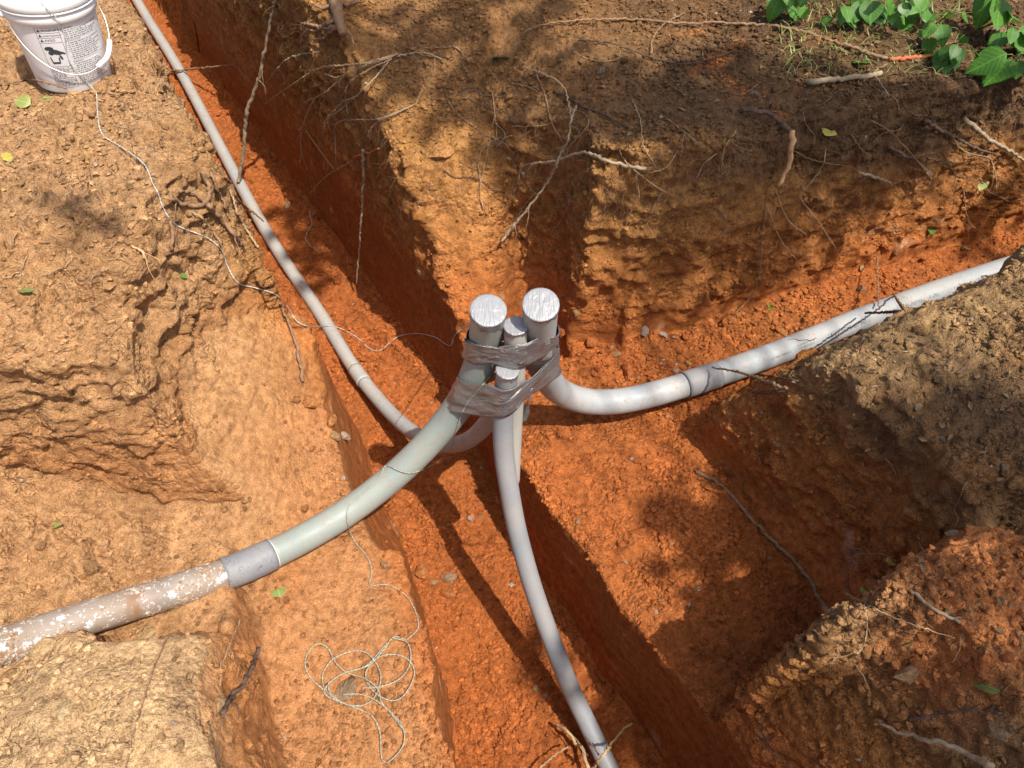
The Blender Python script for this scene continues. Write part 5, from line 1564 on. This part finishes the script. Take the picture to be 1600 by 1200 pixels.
# ------------------------------------------------------------------ trees that shade the dig (they stand behind and to the right of the viewer)
def shade_tree(name, label, trunk_xy, spots, hgt, seed):
    rnd = random.Random(seed)
    gx, gy = trunk_xy
    base = Vector((gx, gy, -0.05))
    t = empty(name, base); tag(t, label, 'tree')
    sunr = Vector((SUN_K[0], SUN_K[1], 1.0))
    cl = []
    for u, v, z, r in spots:
        p = spot(u, v, z); h = hgt * rnd.uniform(0.85, 1.1)
        cl.append((p + sunr * (h - p.z), r))
    ctr = sum((c for c, r in cl), Vector()) / len(cl)
    trunk_top = Vector((gx, gy, hgt * 0.62))
    tr = resample(catmull([base, Vector((gx + 0.1, gy + 0.06, hgt * 0.3)), trunk_top], 8), 0.25)
    V, F = tube_vf(tr, [0.15 - 0.07 * i / len(tr) for i in range(len(tr))], 12, jitter=0.06)
    add('trunk', meshd('trunk', V, F), M_RG, t)
    LV, LF = [], []
    BVv, BF = [], []
    for c, r in cl:
        mid = trunk_top.lerp(c, 0.5) + Vector((0, 0, 0.35))
        br = resample(catmull([trunk_top - Vector((0, 0, rnd.uniform(0, 0.8))), mid, c], 6), 0.2)
        tube_vf(br, [0.011 - 0.007 * i / len(br) for i in range(len(br))], 6, True, True, BVv, BF)
        n = int(42 * (r / 0.25) ** 2) + 8
        for _ in range(n):
            a = rnd.uniform(0, 6.28); q = r * math.sqrt(rnd.random())
            lp = c + Vector((q * math.cos(a), q * math.sin(a), rnd.uniform(-0.18, 0.18)))
            L = rnd.uniform(0.09, 0.14); yaw = rnd.uniform(0, 6.28); tl = rnd.uniform(-0.5, 0.5)
            d = Vector((math.cos(yaw) * math.cos(tl), math.sin(yaw) * math.cos(tl), math.sin(tl))); sd_ = d.cross(Vector((rnd.uniform(-.4, .4), rnd.uniform(-.4, .4), 1))).normalized()
            b0 = len(LV); W = L * 0.36
            LV.extend([lp, lp + d * L * 0.35 + sd_ * W, lp + d * L * 0.75 + sd_ * W * 0.7, lp + d * L - Vector((0, 0, 0.02)), lp + d * L * 0.75 - sd_ * W * 0.7, lp + d * L * 0.35 - sd_ * W])
            LF.append(tuple(range(b0, b0 + 6)))
    add('limbs', meshd('limbs', BVv, BF), M_RG, t)
    add('crown', meshd('crown', LV, LF, False), M_LEAF, t)
A_ = [  # middle bank
    (560, 40, 0, .22), (700, 60, -.0, .22), (790, 30, 0, .24), (760, 120, -.08, .12), (900, 120, 0, .20), (980, 180, -.12, .20), (1020, 110, 0, .18), (1080, 200, -.1, .22), (1150, 120, 0, .22), (1000, 300, -.35, .18), (1090, 310, -.35, .20), (1010, 400, -.65, .15), (960, 290, -.35, .11), (950, 380, -.6, .09), (985, 470, -.8, .08), (1060, 360, -.6, .15), (1080, 430, -.8, .12),
    (1200, 230, -.2, .22), (1290, 150, 0, .24), (1180, 320, -.45, .18), (1280, 250, -.3, .16), (1400, 160, 0, .20), (1120, 420, -.8, .16), (1530, 120, 0, .18), (1510, 370, -.8, .12), (1590, 320, -.8, .16), (540, 150, -.1, .12), (1230, 400, -.8, .09)]
B_ = [  # right bank, alcove and mound
    (1075, 800, -.87, .07), (1095, 890, -.87, .10), (1180, 900, -.87, .14), (1230, 800, -.7, .12), (1350, 770, -.4, .14), (1450, 690, -.3, .12), (1560, 690, -.2, .15), (1550, 1125, -.25, .11), (1130, 990, -.88, .09), (1240, 1180, -.6, .09), (1350, 1190, -.4, .09)]
C_ = [(850, 1020, -1.35, .05), (120, 330, 0, .03)]
shade_tree('shade_tree', 'broad-leaved tree behind the viewer whose crown shades the middle bank', (4.2, -2.6), A_, 5.2, 1)
shade_tree('shade_tree', 'smaller tree right of the viewer whose crown shades the right mound', (4.0, -3.6), B_, 4.4, 2)
shade_tree('shade_tree', 'thin tree behind the viewer that throws dapples on the left bank', (2.6, -4.2), C_, 6.0, 3)
